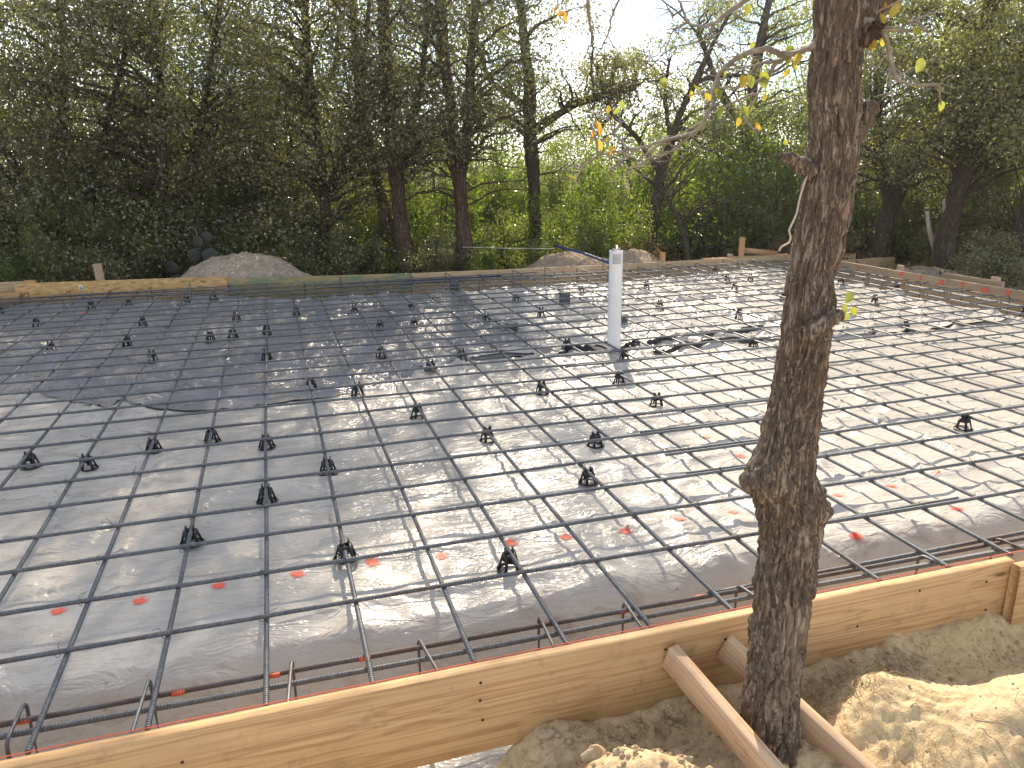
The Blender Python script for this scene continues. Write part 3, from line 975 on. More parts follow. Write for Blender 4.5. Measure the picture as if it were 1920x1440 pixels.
CH = [(-1.23, 2.04, 'first from the left in the slanting row over bright plastic at left'), (-.9, 1.9, 'second from the left in the slanting row over bright plastic at left'),
      (-.59, 2.06, 'third from the left in the slanting row over bright plastic at left'), (-.3, 2.12, 'fourth from the left in the slanting row over bright plastic at left'),
      (.01, 1.89, 'fifth and last in the slanting row, straddling a lengthwise bar'), (.33, 1.42, 'just right of and nearer than the end of the slanting row'),
      (.02, 1.15, 'alone in front of the end of the slanting row'), (-.3, .8, 'third nearest the front board, farthest left of the nearest three'),
      (.31, .43, 'second nearest the front board, left of an orange spot'), (.92, .18, 'nearest the front board, just below an orange spot'),
      (.93, 2.17, 'left of the middle trio, on bright plastic below the dark fold'), (1.21, 1.61, 'in the middle of the bright plastic, left of two others'),
      (1.78, 1.32, 'left of the near trunk, crown clear of the bars'), (1.52, .84, 'nearest one left of the trunk knobs, behind the orange spots'),
      (1.84, 2.4, 'between the white pipe and the bright middle, at a bar crossing'), (2.46, 1.88, 'under the lapped bars right of the white pipe, left of the trunk'),
      (2.44, 2.45, 'below the lapped bar ends, in front of the white pipe'), (2.76, 2.98, 'right beside the foot of the white pipe'), (2.49, 3.43, 'left of the foot of the white pipe by the shade-painted flap'),
      (.33, 3.0, 'left of two at the edge of the dark far sheet'), (.59, 2.79, 'right of two at the edge of the dark far sheet'), (1.22, 3.22, 'on the overlap fold, left of the two by the dark creases'),
      (1.54, 3.44, 'on the overlap fold, right of the two by the dark creases'), (.91, 3.76, 'on shaded plastic behind the overlap fold, centre left'), (.01, 4.02, 'straddling the lengthwise bar behind the overlap fold'),
      (-.91, 4.31, 'behind the dark crease at left, nearest of the left three'), (-1.1, 5.03, 'right of two level ones on the shaded left plastic'), (-1.71, 5.0, 'left of two level ones on the shaded left plastic'),
      (3.93, .88, 'alone on the sunlit plastic right of the trunk, pale with light'), (-2.22, 6.31, 'far left on the shaded plastic in front of the strand board'), (-1.25, 5.97, 'in front of the right end of the strand board shade'),
      (-.48, 4.98, 'first of three close together on shaded plastic'), (-.22, 5.0, 'second of three close together on shaded plastic'), (.07, 5.09, 'third of three close together on shaded plastic'),
      (-.36, 5.9, 'behind the close set three, the left one'), (.3, 5.92, 'behind the close set three, the right one'), (.91, 5.84, 'right of the bars below the green board, alone in shade'),
      (-1.9, 7.25, 'left of two at the pad edge under the strand board'), (-1.57, 7.12, 'right of two at the pad edge under the strand board'), (-.94, 7.27, 'left of two at the pad edge under the board joint'),
      (-.62, 7.22, 'right of two at the pad edge under the board joint'), (-2.82, 7.3, 'at the left edge of the photo near the board end'), (1.06, 4.89, 'left of two level ones in centre shade'),
      (1.39, 4.87, 'right of two level ones in centre shade'), (1.54, 5.76, 'behind the level two in centre shade, near sun glints'), (2.17, 4.87, 'just behind the nearest grey pipe stub'),
      (2.68, 4.93, 'right of the nearest grey pipe stub'), (2.81, 5.81, 'left of the middle grey pipe stub'), (3.55, 6.07, 'just right of the middle grey pipe stub'),
      (4.52, 6.14, 'behind and right of the white pipe, on pale plastic'), (4.05, 4.9, 'right of the white pipe in the glinting plastic'), (4.53, 4.12, 'on bright plastic midway between white pipe and trunk'),
      (5.76, 6.24, 'left of two in the far right corner left of the trunk'), (5.43, 5.6, 'in front of the two in the far right corner'), (6.05, 6.17, 'right of two in the far right corner left of the trunk'),
      (5.55, 4.83, 'touching the left side of the trunk, far out on bright plastic'), (6.07, 7.02, 'farthest, in the far trench edge left of the trunk'), (3.95, 3.02, 'at the end of the long shade-painted strip left of the trunk'),
      (5.6, 3.1, 'on the dark fold right of the trunk'), (6.34, 4.3, 'right of the trunk sprig on bright plastic'), (7.3, 4.96, 'by the right form board below its orange marks'), (6.75, 5.36, 'just right of the trunk near the right trench'), (7.15, 3.22, 'at the right edge of the photo near the right trench')]
ch0 = make_chair()
for i, (x, y, ph) in enumerate(CH):
    x, y = lower(x, y)
    ax = round((x - .01) / S) * S + .012
    if abs(ax - x) < .10 and i not in (12, 28): x = ax
    z = float(film_z(x, y)) + .003
    z = max(z, -.128)
    rz = random.uniform(-.12, .12)
    o = ch0 if i == 0 else copy_tree(ch0, (0, 0, 0))
    o.location = (x, y, z); o.rotation_euler = (0, 0, rz)
    hs = (-.0065 - z) / .0815
    o.scale = (1.13, 1.13, max(.9, min(1.5, hs * 1.06)))
    tag(o, 'black rebar chair ' + ph, 'rebar chair', 'plastic rebar chairs under the mat')

# ------------------------------------------------------------------ pipes
def pipe(name, label, x, y, r, z0, z1, mat, hollow=True, group=None, lean=0.0):
    root = empty(name, (x, y, 0))
    n = 28
    a = np.arange(n) / n * 2 * np.pi
    prof = [(r, z0), (r, z1), (r - .006, z1), (r - .006, z1 - .05), (1e-3, z1 - .05)] if hollow else [(r, z0), (r, z1 - .006), (r - .005, z1), (1e-3, z1 + .002)]
    V = np.array([[(p * math.cos(t) + lean * z, p * math.sin(t), z) for t in a] for p, z in prof]).reshape(-1, 3)
    q = [(i * n + j, i * n + (j + 1) % n, (i + 1) * n + (j + 1) % n, (i + 1) * n + j) for i in range(len(prof) - 1) for j in range(n)]
    m = MB(); m.add(V, q)
    o = m.obj('pipe_wall', mat, root, smooth=True)
    md = o.modifiers.new('edges', 'EDGE_SPLIT'); md.split_angle = .6
    return tag(root, label, 'pipe', group)


p0 = pipe('drain_pipe', 'tall white plastic pipe standing up through the rebar mat', 2.812, 3.352, .056, -.14, .757, M['pvc'], lean=.004)
m = MB()
n = 10
aa = np.linspace(-2.5, -1.2, n)
V = [((.0575) * math.cos(t) + .003, (.0575) * math.sin(t), z) for z in (.655, .735) for t in aa]
m.add(V, [(i, i + 1, n + i + 1, n + i) for i in range(n - 1)]); m.obj('tape_patch', M['tape'], p0)
m = MB()
m.tube([(-.05, -.01, .752), (-.03, -.03, .768), (.0, -.02, .772), (.01, .01, .790), (.03, .0, .768), (.05, .01, .754)], [.004, .010, .007, .012, .006, .004], 5); m.obj('torn_film', M['tape'], p0)
m = MB(); m.tube([(-.05, -.03, -.086), (-.07, -.055, -.06), (-.02, -.075, -.055), (.04, -.07, -.06), (.06, -.03, -.09)], .012, 7); m.obj('film_collar', M['film'], p0)
pipe('pipe_stub', 'short dark grey pipe stub, nearest one left of the white pipe', 2.246, 4.44, .062, -.14, -.004, M['pvc_grey'], False, 'capped pipe stubs in the slab')
pipe('pipe_stub', 'short dark grey pipe stub farther back, just left of the white pipe', 3.285, 5.74, .064, -.14, .028, M['pvc_grey'], False, 'capped pipe stubs in the slab')
pipe('pipe_stub', 'dark pipe stub in the far trench beside the dark blue pipe', 2.34, 7.27, .066, -.14, .010, M['pvc_grey'], False, 'capped pipe stubs in the slab')
pipe('pipe_stub', 'grey pipe stub close behind the white pipe at its right', 3.385, 4.40, .05, -.14, .0, M['pvc_grey'], False, 'capped pipe stubs in the slab')
m = MB(); m.tube([(4.55, 9.55, .14), (4.80, 9.0, .075), (4.78, 8.3, .06), (4.72, 7.68, .055)], .021, 8)
tag(m.obj('blue_pipe', M['blue'], None, smooth=True), 'bright blue flexible pipe running off the brown mound to the far board', 'pipe')
m = MB(); m.tube([(1.70, 7.36, .012), (2.3, 7.36, .016), (3.0, 7.36, .012)], .013, 8)
tag(m.obj('blue_pipe', M['navy'], None, smooth=True), 'dark blue flexible pipe lying on the bars along the far trench', 'pipe')

# ------------------------------------------------------------------ form boards, stakes, braces
def board(label, x0, x1, y0, y1, z0, z1, mat, name='form_board', cat='form board', group='form boards round the slab', bev=.003, tops=None, seed=0, rz=0.0):
    cx, cy_ = (x0 + x1) / 2, (y0 + y1) / 2
    m = MB()
    if tops is None:
        m.box(x0 - cx, x1 - cx, y0 - cy_, y1 - cy_, z0, z1)
    else:
        a, b = tops
        m.hexa([(x0 - cx, y0 - cy_, z0), (x1 - cx, y0 - cy_, z0), (x1 - cx, y1 - cy_, z0), (x0 - cx, y1 - cy_, z0), (x0 - cx, y0 - cy_, a), (x1 - cx, y0 - cy_, b), (x1 - cx, y1 - cy_, b), (x0 - cx, y1 - cy_, a)])
    o = m.obj(name, mat, None, loc=(cx, cy_, 0), rz=rz)
    bevel(o, bev)
    return tag(o, label, cat, group)


def subdivided_board(label, x0, x1, y0, y1, z0, z1, mat, seed):
    """long plank with a faintly wavy top edge, slight cup and dents"""
    xs = np.arange(x0, x1 + .001, .02)
    cx, cy_ = (x0 + x1) / 2, (y0 + y1) / 2
    zt = z1 + .0022 * fbm(xs + seed, 0 * xs, 1.5, 3) * 2; bow = .004 * np.sin(xs * .8 + seed)
    e = .003
    prof = [(y0 + e, 'b', 0), (y0, 'b', e), (y0, 't', -e), (y0 + e, 't', 0), (y1 - e, 't', 0), (y1, 't', -e), (y1, 'b', e), (y1 - e, 'b', 0)]
    V = np.zeros((len(xs), 8, 3))
    for k, (yy, w, dz) in enumerate(prof):
        V[:, k, 0] = xs - cx; V[:, k, 1] = yy - cy_ + bow
        V[:, k, 2] = (zt if w == 't' else z0) + dz
        if w == 't': V[:, k, 2] += .0012 * (N1(xs * 30 + k, xs * 0 + seed) - .5)
    n = len(xs)
    i = np.arange(n - 1)[:, None] * 8; j = np.arange(8)[None, :]; kk = (j + 1) % 8
    q = np.stack([i + j, i + kk, i + 8 + kk, i + 8 + j], -1).reshape(-1, 4)
    m = MB(); m.add(V.reshape(-1, 3), q)
    for o_ in (0, (n - 1) * 8):
        m.Q.append(np.array([[o_ + 0, o_ + 1, o_ + 6, o_ + 7], [o_ + 1, o_ + 2, o_ + 5, o_ + 6], [o_ + 2, o_ + 3, o_ + 4, o_ + 5]]))
    o = m.obj('form_board', mat, None, loc=(cx, cy_, 0))
    return tag(o, label, 'form board', 'form boards round the slab')


subdivided_board('long fresh yellow pine form board across the near edge, behind the trunk', -2.6, 2.632, -.563, -.525, -.246, .042, M['pine'], 1)
subdivided_board('second near pine form board lapped outside the first at the right edge', 2.598, 7.9, -.604, -.566, -.250, .042, M['pine'], 9)
ANG = -math.atan(.081)


def far_board(label, xa, xb, o0, o1, z0, za, zb, mat, **k_):
    c_ = (xa + xb) / 2; h_ = (xb - xa) / 2 / math.cos(ANG); y_ = float(back_line(c_))
    return board(label, c_ - h_, c_ + h_, y_ + o0, y_ + o1, z0, za, mat, tops=(za, zb), rz=ANG, **k_)


far_board('far pine form board left of the white pipe, next to the green one', 1.895, 4.598, 0, .038, -.25, .040, .038, M['old_board'])
board('far pine form board running from the white pipe to the far right corner', 4.603, 7.862, 7.66, 7.698, -.25, .037, M['old_board'])
far_board('far form board with green tinted face between strand board and pine', -.46, 1.89, .008, .046, -.22, .076, .040, M['green'])
osb = far_board('tall golden strand board panel at the far left edge of the slab', -2.915, -.464, -.012, .010, -.22, .131, .111, M['osb'])
m = MB(); m.box(-.022, .022, -.001, .001, -.032, .032); lb = m.obj('label_sticker', M['white'], osb, loc=(-.49, -.0125, .046))
m = MB(); m.box(-.012, .010, -.0006, .0006, .004, .013); m.box(-.009, .013, -.0006, .0006, -.014, -.004); m.obj('print', M['ink'], lb, loc=(0, -.0017, 0))
board('pale lumber end left of the strand board at the photo edge', -4.9, -2.86, 8.205, 8.243, -.115, .022, M['stud_x'], 'lumber', 'lumber', 'loose lumber outside the forms')
board('reddish brown plank behind the left end of the strand board', -5.2, -2.84, 8.46, 8.50, -.02, .128, M['old_board'], 'lumber', 'lumber', 'loose lumber outside the forms')
board('small wood block on top of the left end of the strand board', -2.82, -2.69, 8.285, 8.37, -.02, .152, M['stud_x'], 'wood_block', 'wood block')
near_board = next(o for o in COL.objects if o.get('label', '').startswith('long fresh yellow pine'))
for nx, nz in ((.615, .0), (.612, -.06), (.618, -.13), (1.215, -.02), (1.245, -.06), (1.43, -.03), (2.50, -.02), (2.52, -.14), (-.2, -.05), (.05, -.17), (1.95, -.09), (2.2, .0)):
    mb = MB(); mb.tube([(0, .001, 0), (0, -.0015, 0)], .0042, 8)
    mb.obj('nail', M['iron'], near_board, loc=(nx - near_board.location.x, -.019 - .001 + .004 * math.sin(nx * .8 + 1), nz))
YB = 'form boards round the slab'
rb1 = board('right form board piece next to the far corner', 7.822, 7.86, 5.962, 7.657, -.25, .046, M['old_board_y'])
rb2 = board('middle right form board piece with two faint orange marks', 7.822, 7.86, 4.823, 5.959, -.25, .044, M['old_board_y'])
rb3 = board('long right form board piece with bright orange marks running to the photo edge', 7.822, 7.86, -.56, 4.820, -.25, .046, M['old_board_y'])
for y_, z_, w, rb in ((5.532, .012, .05, rb2), (5.209, .008, .03, rb2), (4.886, -.01, .06, rb2), (4.585, .008, .04, rb3), (4.286, -.008, .075, rb3), (3.988, .002, .05, rb3)):
    k = 5
    g = np.linspace(-1, 1, k)
    GX, GY = np.meshgrid(g, g, indexing='ij')
    m = MB(); ii = np.arange(k - 1)[:, None] * k + np.arange(k - 1)[None, :]
    m.add(np.stack([GX * .034, GY * .034, 0 * GX], -1).reshape(-1, 3), np.stack([ii, ii + k, ii + k + 1, ii + 1], -1).reshape(-1, 4))
    o = m.obj('paint_mark', M['paint'], rb, loc=(7.8195 - rb.location.x, y_ - rb.location.y, z_))
    o.rotation_euler = (0, -math.pi / 2, 0); o.scale = (1.1, w / .042, 1)


def stake(label, x, y, w, d, z0, z1, mat=None, rz=0.0, name='wood_stake', cat='stake', group='wood stakes outside the forms'):
    m = MB(); m.box(-w / 2, w / 2, -d / 2, d / 2, z0, z1)
    o = m.obj(name, mat or M['stake'], None, loc=(x, y, 0), rz=rz)
    bevel(o, .003)
    return tag(o, label, cat, group)


s0 = stake('leaning grey brown stake behind the strand board', -1.95, 8.25, .10, .04, -.5, .325, M['old_board_y'])
s0.rotation_euler = (0, -.05, 0)
stake('tall fresh orange pine stake behind the far right corner board', 6.913, 7.76, .078, .05, -.5, .328)
stake('short fresh stake right of the white pipe behind the far board', 5.575, 7.735, .075, .05, -.5, .162)
stake('small brown stake end left of the tall orange stake', 6.72, 7.76, .085, .04, -.5, .085, M['old_board_y'])
stake('stake behind the right form board at the faint orange mark', 7.90, 5.64, .04, .085, -.45, .108, M['stud'])
m = MB(); m.beam((6.98, 7.80, .125), (7.62, 7.86, .035), .038, .085); o = m.obj('diagonal_brace', M['stud_x'], None); tag(o, 'fresh pine brace sloping right from the tall orange stake', 'brace', 'wood braces outside the forms')
board('flat lumber lying behind the far board under the tall orange stake', 6.3, 7.80, 7.80, 7.88, -.02, .030, M['stud_x'], 'lumber', 'lumber', 'loose lumber outside the forms')
board('upper plank beyond the far right corner, right of the trunk', 7.92, 9.2, 7.96, 8.0, -.2, -.045, M['old_board'], 'lumber', 'lumber', 'loose lumber outside the forms')
board('lower dark plank beyond the far right corner, right of the trunk', 8.6, 9.75, 7.70, 7.74, -.30, -.10, M['old_board'], 'lumber', 'lumber', 'loose lumber outside the forms')
board('plank outside the right form board behind its brightest orange mark', 7.94, 7.98, 4.18, 5.0, -.25, .09, M['old_board_y'], 'lumber', 'lumber', 'loose lumber outside the forms')
stake('short block end on the plank outside the right form board', 8.01, 4.33, .04, .10, -.4, .125, M['stud'])


def brace(label, a, b):
    root_m = MB()
    A, B = Vector(a), Vector(b)
    L_ = (B - A).length
    ang = (B - A).to_track_quat('Y', 'Z')
    n = 30
    ys = np.linspace(0, L_, n)
    e = .0025
    w, h = .019, .0445
    prof = [(-w, -h + e), (-w, h - e), (-w + e, h), (w - e, h), (w, h - e), (w, -h + e), (w - e, -h), (-w + e, -h)]
    V = np.array([[(px + .0007 * math.sin(9 * yy), yy, pz) for px, pz in prof] for yy in ys])
    i = np.arange(n - 1)[:, None] * 8; j = np.arange(8)[None, :]; k = (j + 1) % 8
    root_m.add(V.reshape(-1, 3), np.stack([i + j, i + k, i + 8 + k, i + 8 + j], -1).reshape(-1, 4))
    for o_ in (0, (n - 1) * 8):
        root_m.Q.append(np.array([[o_ + 0, o_ + 1, o_ + 4, o_ + 5], [o_ + 1, o_ + 2, o_ + 3, o_ + 4], [o_ + 5, o_ + 6, o_ + 7, o_ + 0]]))
    o = root_m.obj('diagonal_brace', M['stud'], None, loc=A)
    o.rotation_euler = ang.to_euler()
    return tag(o, label, 'brace', 'wood braces outside the forms')


brace('two by four brace from the near form board passing left of the trunk', (1.228, -.566, -.040), (1.395, -1.19, -.255))
brace('two by four brace from the near form board passing behind the trunk', (1.424, -.566, -.050), (1.745, -1.22, -.355))

m = MB(); m.tube([(-2.6, -.516, .045), (.5, -.514, .040), (2.6, -.516, .044), (7.8, -.516, .045)], .0016, 5)
tag(m.obj('mason_line', M['orange_line']), 'orange mason line stretched along the near form board', 'string')
m = MB(); m.tube([(3.16, 10.2, .115), (3.9, 9.95, .085), (4.62, 9.7, .07)], .006, 4)
tag(m.obj('white_cord', M['white_cord']), 'thin white cord stretched from a trunk to the brown mound', 'string')

# ------------------------------------------------------------------ foreground tree
TR = [(1.452, -.8, -.291, .102), (1.45, -.8, -.232, .092), (1.443, -.8, -.097, .087), (1.438, -.8, .033, .086), (1.443, -.8, .295, .085), (1.442, -.8, .461, .086), (1.430, -.8, .559, .082), (1.417, -.8, .655, .077), (1.415, -.8, .701, .074), (1.421, -.8, .776, .072), (1.431, -.8, .921, .064), (1.441, -.8, 1.061, .064), (1.445, -.8, 1.156, .062), (1.451, -.8, 1.222, .060), (1.454, -.8, 1.326, .058), (1.465, -.8, 1.401, .062), (1.467, -.8, 1.451, .062), (1.460, -.8, 1.537, .062), (1.451, -.8, 1.631, .060), (1.447, -.8, 1.689, .059), (1.445, -.8, 1.746, .060), (1.447, -.8, 1.802, .066), (1.447, -.8, 1.867, .072), (1.455, -.80, 2.05, .066), (1.44, -.82, 2.4, .05), (1.46, -.9, 2.9, .036)]
T = np.array(TR)
KN = [(1.337, -.80, .640, .058, .050), (1.525, -.81, .545, .052, .046), (1.42, -.87, .993, .018, .03), (1.512, -.80, 1.322, .022, .04), (1.50, -.80, 1.228, .008, .05), (1.40, -.86, .30, .008, .05)]
tree_root = empty('tree', (1.445, -.8, -.25))
tag(tree_root, 'rough barked tree trunk rising in front of the near form board, twigs with yellow leaves', 'tree')


def loc0(p): return (p[0] - 1.445, p[1] + .8, p[2] + .25)


zs = np.concatenate([np.arange(-.36, 1.95, .0042), np.arange(1.95, 2.9, .03)])
ns = 144
ang = np.arange(ns) / ns * 2 * np.pi
cx = np.interp(zs, T[:, 2], T[:, 0]); cyy = np.interp(zs, T[:, 2], T[:, 1]); rr = np.interp(zs, T[:, 2], T[:, 3])
ker = np.hanning(15); ker /= ker.sum()
rr = np.convolve(np.pad(rr, 7, 'edge'), ker, 'valid'); cx = np.convolve(np.pad(cx, 7, 'edge'), ker, 'valid')
rr = rr + .05 * np.exp(-((zs + .36) / .10) ** 2)
A, Z = np.meshgrid(ang, zs)
# bark plates: ridges drawn out along the trunk, wandering sideways
ua = A / (2 * np.pi) * 36 + 1.5 * (N3(A / (2 * np.pi) * 5 % 256, Z * 6) - .5) + Z * .5
def ridge(u, v, per, nf):
    um = np.mod(u, per)
    a = nf(um, v); b = nf(um - per, v)
    w = um / per
    return a * (1 - w) + b * w
n1 = ridge(ua, Z * 13, 36, N1)
n2 = ridge(ua * 2.25, Z * 34, 81, N2)
n3 = ridge(ua * 4, Z * 95, 144, N4)
crack = 1 - np.abs(2 * n1 - 1)
disp = .0050 * (n1 - .5) * 2 - .0105 * crack ** 6 + .006 * (n2 - .5) - .0060 * (1 - np.abs(2 * n2 - 1)) ** 6 + .0042 * (n3 - .5)
R = rr[:, None] + disp * np.clip(rr[:, None] / .07, .5, 1.2) * 1.15 - .002
R = R * (1 + .05 * np.sin(2 * A + 3 * Z) + .03 * np.sin(3 * A - 5 * Z))
PX = cx[:, None] + R * np.cos(A); PY = cyy[:, None] + R * np.sin(A); PZ = Z.copy()
for (kx, ky, kz, amp, w) in KN:
    d2 = (PX - kx) ** 2 + (PY - ky) ** 2 + (PZ - kz) ** 2
    g = amp * np.exp(-d2 / (2 * (w * .85) ** 2))
    nx, ny = np.cos(A), np.sin(A)
    PX = PX + g * nx; PY = PY + g * ny
# knot hole and ringed scar
for (kx, ky, kz, amp, w) in ((1.418, -.87, .985, .024, .016), (1.49, -.86, 1.18, .012, .03), (1.47, -.862, .70, .008, .03)):
    d2 = (PX - kx) ** 2 + (PY - ky) ** 2 * .3 + (PZ - kz) ** 2
    g = -amp * np.exp(-d2 / (2 * w ** 2))
    PX = PX + g * np.cos(A); PY = PY + g * np.sin(A)
m = MB()
i = np.arange(len(zs) - 1)[:, None] * ns; j = np.arange(ns)[None, :]; k = (j + 1) % ns
m.add(np.stack([PX - 1.445, PY + .8, PZ + .25], -1).reshape(-1, 3), np.stack([i + j, i + k, i + ns + k, i + ns + j], -1).reshape(-1, 4))
m.obj('trunk', M['bark_near'], tree_root, smooth=True)


def gnarl(name, pts, r0, r1, mat, seed, sides=18):
    p = np.array([loc0(q_) for q_ in pts]); s = np.linspace(0, len(p) - 1, 26)
    pp = np.stack([np.interp(s, np.arange(len(p)), p[:, k_]) for k_ in range(3)], 1)
    rad = np.linspace(r0, r1, 26) * (1 + .14 * np.sin(s * 9 + seed)); rad[-2:] *= .9
    mm = MB(); mm.tube(pp, rad, sides)
    V = mm.V[0]
    V += (RNG.random(V.shape) - .5) * .004
    return mm.obj(name, mat, tree_root, smooth=True)


gnarl('branch_stub', [(1.41, -.80, 1.425), (1.385, -.80, 1.438), (1.362, -.80, 1.449), (1.343, -.80, 1.458), (1.322, -.80, 1.459)], .022, .010, M['bark_near'], 1)
gnarl('branch_stub', [(1.49, -.80, 1.455), (1.523, -.80, 1.50), (1.548, -.80, 1.543), (1.568, -.80, 1.582)], .026, .020, M['bark_near'], 2)
gnarl('branch_stub', [(1.40, -.855, 1.04), (1.425, -.878, 1.066), (1.452, -.884, 1.082), (1.474, -.884, 1.088)], .026, .012, M['bark_near'], 3)
gnarl('branch_stub', [(1.46, -.80, 1.74), (1.50, -.81, 1.77), (1.56, -.83, 1.83), (1.66, -.86, 1.95)], .040, .034, M['bark_near'], 4)
gnarl('branch_stub', [(1.475, -.85, 1.70), (1.492, -.868, 1.728), (1.497, -.875, 1.745)], .014, .012, M['bark_red'], 5)
BR = {'B1': [(1.397, -.793, 1.709), (1.411, -.723, 1.702), (1.392, -.673, 1.699), (1.318, -.724, 1.707), (1.284, -.711, 1.7), (1.287, -.65, 1.698), (1.285, -.602, 1.679), (1.279, -.576, 1.663), (1.26, -.594, 1.623), (1.241, -.621, 1.59), (1.219, -.608, 1.537), (1.215, -.578, 1.522), (1.195, -.474, 1.509), (1.098, -.512, 1.489), (1.07, -.507, 1.485), (1.046, -.36, 1.474), (1.007, -.332, 1.439), (.995, -.319, 1.403)],
      'B1b': [(1.098, -.512, 1.489), (1.05, -.486, 1.452), (1.028, -.451, 1.415)], 'B1c': [(1.07, -.507, 1.485), (1.076, -.39, 1.529), (1.067, -.383, 1.568), (1.041, -.414, 1.589)], 'B1d': [(1.046, -.36, 1.474), (1.039, -.36, 1.51), (1.018, -.386, 1.532), (1.03, -.394, 1.554)], 'B1e': [(1.195, -.474, 1.509), (1.102, -.489, 1.458), (1.09, -.469, 1.417)], 'B1f': [(1.215, -.578, 1.522), (1.199, -.498, 1.477), (1.137, -.466, 1.458), (1.106, -.468, 1.431)], 'B1g': [(1.241, -.621, 1.59), (1.225, -.622, 1.552), (1.224, -.56, 1.538), (1.209, -.482, 1.514), (1.179, -.461, 1.478)], 'B1h': [(1.076, -.39, 1.529), (1.089, -.413, 1.549), (1.091, -.39, 1.578)],
      'B2': [(1.395, -.797, 1.705), (1.409, -.675, 1.698), (1.376, -.666, 1.677), (1.374, -.651, 1.651), (1.36, -.635, 1.615), (1.343, -.61, 1.559), (1.343, -.611, 1.504)], 'B2b': [(1.397, -.667, 1.689), (1.293, -.711, 1.671), (1.279, -.619, 1.671), (1.283, -.563, 1.675)], 'B2c': [(1.374, -.651, 1.651), (1.268, -.689, 1.621), (1.256, -.654, 1.628), (1.263, -.556, 1.624), (1.226, -.522, 1.616)], 'B2d': [(1.36, -.635, 1.615), (1.313, -.656, 1.606), (1.238, -.66, 1.575), (1.239, -.583, 1.576)], 'B2e': [(1.343, -.61, 1.559), (1.353, -.628, 1.532), (1.347, -.662, 1.527)],
      'B3': [(1.44, -.78, 1.99), (1.338, -.632, 1.863), (1.314, -.616, 1.824), (1.26, -.635, 1.798), (1.224, -.637, 1.77), (1.194, -.628, 1.762), (1.202, -.546, 1.787), (1.212, -.498, 1.826), (1.197, -.505, 1.845)], 'B3b': [(1.202, -.546, 1.787), (1.199, -.499, 1.782), (1.183, -.472, 1.78)], 'B3c': [(1.202, -.546, 1.787), (1.196, -.491, 1.779), (1.19, -.48, 1.77)], 'B3d': [(1.212, -.498, 1.826), (1.193, -.486, 1.811), (1.172, -.503, 1.822), (1.154, -.523, 1.828)], 'B3e': [(1.224, -.637, 1.77), (1.215, -.629, 1.753), (1.268, -.581, 1.737), (1.299, -.576, 1.714)],
      'B4': [(1.44, -.80, 2.12), (1.2, -.6, 2.08), (.983, -.429, 1.887), (.977, -.437, 1.848), (1.008, -.379, 1.796), (1.033, -.349, 1.766), (1.016, -.338, 1.744)], 'B4b': [(1.2, -.6, 2.08), (1.1, -.46, 1.93), (1.073, -.381, 1.837), (1.069, -.38, 1.818), (1.056, -.388, 1.777), (1.037, -.381, 1.739), (1.019, -.359, 1.708)], 'B4c': [(1.2, -.6, 2.08), (1.0, -.36, 2.0), (.968, -.302, 1.911), (.955, -.315, 1.87), (.943, -.329, 1.838)],
      'B5': [(1.472, -.824, 1.732), (1.492, -.839, 1.76), (1.519, -.854, 1.734), (1.553, -.876, 1.732), (1.581, -.894, 1.727), (1.601, -.908, 1.732)], 'B5b': [(1.524, -.857, 1.732), (1.543, -.865, 1.685), (1.557, -.87, 1.643), (1.57, -.876, 1.622), (1.602, -.895, 1.613), (1.639, -.92, 1.615), (1.652, -.923, 1.569)], 'B5c': [(1.55, -.867, 1.661), (1.552, -.865, 1.623), (1.574, -.871, 1.546)], 'B5d': [(1.492, -.839, 1.76), (1.513, -.854, 1.773), (1.547, -.878, 1.792), (1.57, -.896, 1.811)], 'B5e': [(1.543, -.865, 1.685), (1.533, -.857, 1.673), (1.526, -.851, 1.65)], 'B5f': [(1.553, -.876, 1.732), (1.572, -.89, 1.747), (1.613, -.92, 1.765)]}
RADS = {'B1': (.0085, .0022), 'B2': (.007, .0018), 'B3': (.008, .0022), 'B4': (.008, .002), 'B5': (.010, .002), 'B5b': (.006, .002)}


def smooth_line(p, n):
    p = np.array(p, float)
    s = np.linspace(0, len(p) - 1, n)
    q = np.stack([np.interp(s, np.arange(len(p)), p[:, k_]) for k_ in range(3)], 1)
    for _ in range(3):
        q[1:-1] = (q[:-2] + 2 * q[1:-1] + q[2:]) / 4
    return q


BARE = np.random.default_rng(77)
for key, pts in BR.items():
    r0, r1 = RADS.get(key, (.0038, .0012))
    p = smooth_line([loc0(q_) for q_ in pts], 5 * len(pts))
    p += (BARE.random(p.shape) - .5) * .0035
    m = MB(); m.tube(p, np.linspace(r0, r1, len(p)) * (1 + .2 * (BARE.random(len(p)) - .5)), 7)
    # short dead spurs on each branch
    for k_ in range(int(len(p) * (.7 if key in ('B1', 'B1e', 'B1f', 'B1g', 'B1b') else .3))):
        b0 = p[BARE.integers(len(p) // 4, len(p))]
        d = BARE.normal(size=3); d[2] *= .7; d /= np.linalg.norm(d)
        L_ = BARE.uniform(.015, .075)
        mid = b0 + d * L_ * .5 + BARE.normal(0, .006, 3)
        m.tube([b0, mid, b0 + d * L_ + BARE.normal(0, .008, 3)], [.0016, .0012, .0007], 4, cap=False)
    m.obj('branch' if key in RADS else 'twig', M['twig'], tree_root, smooth=True)


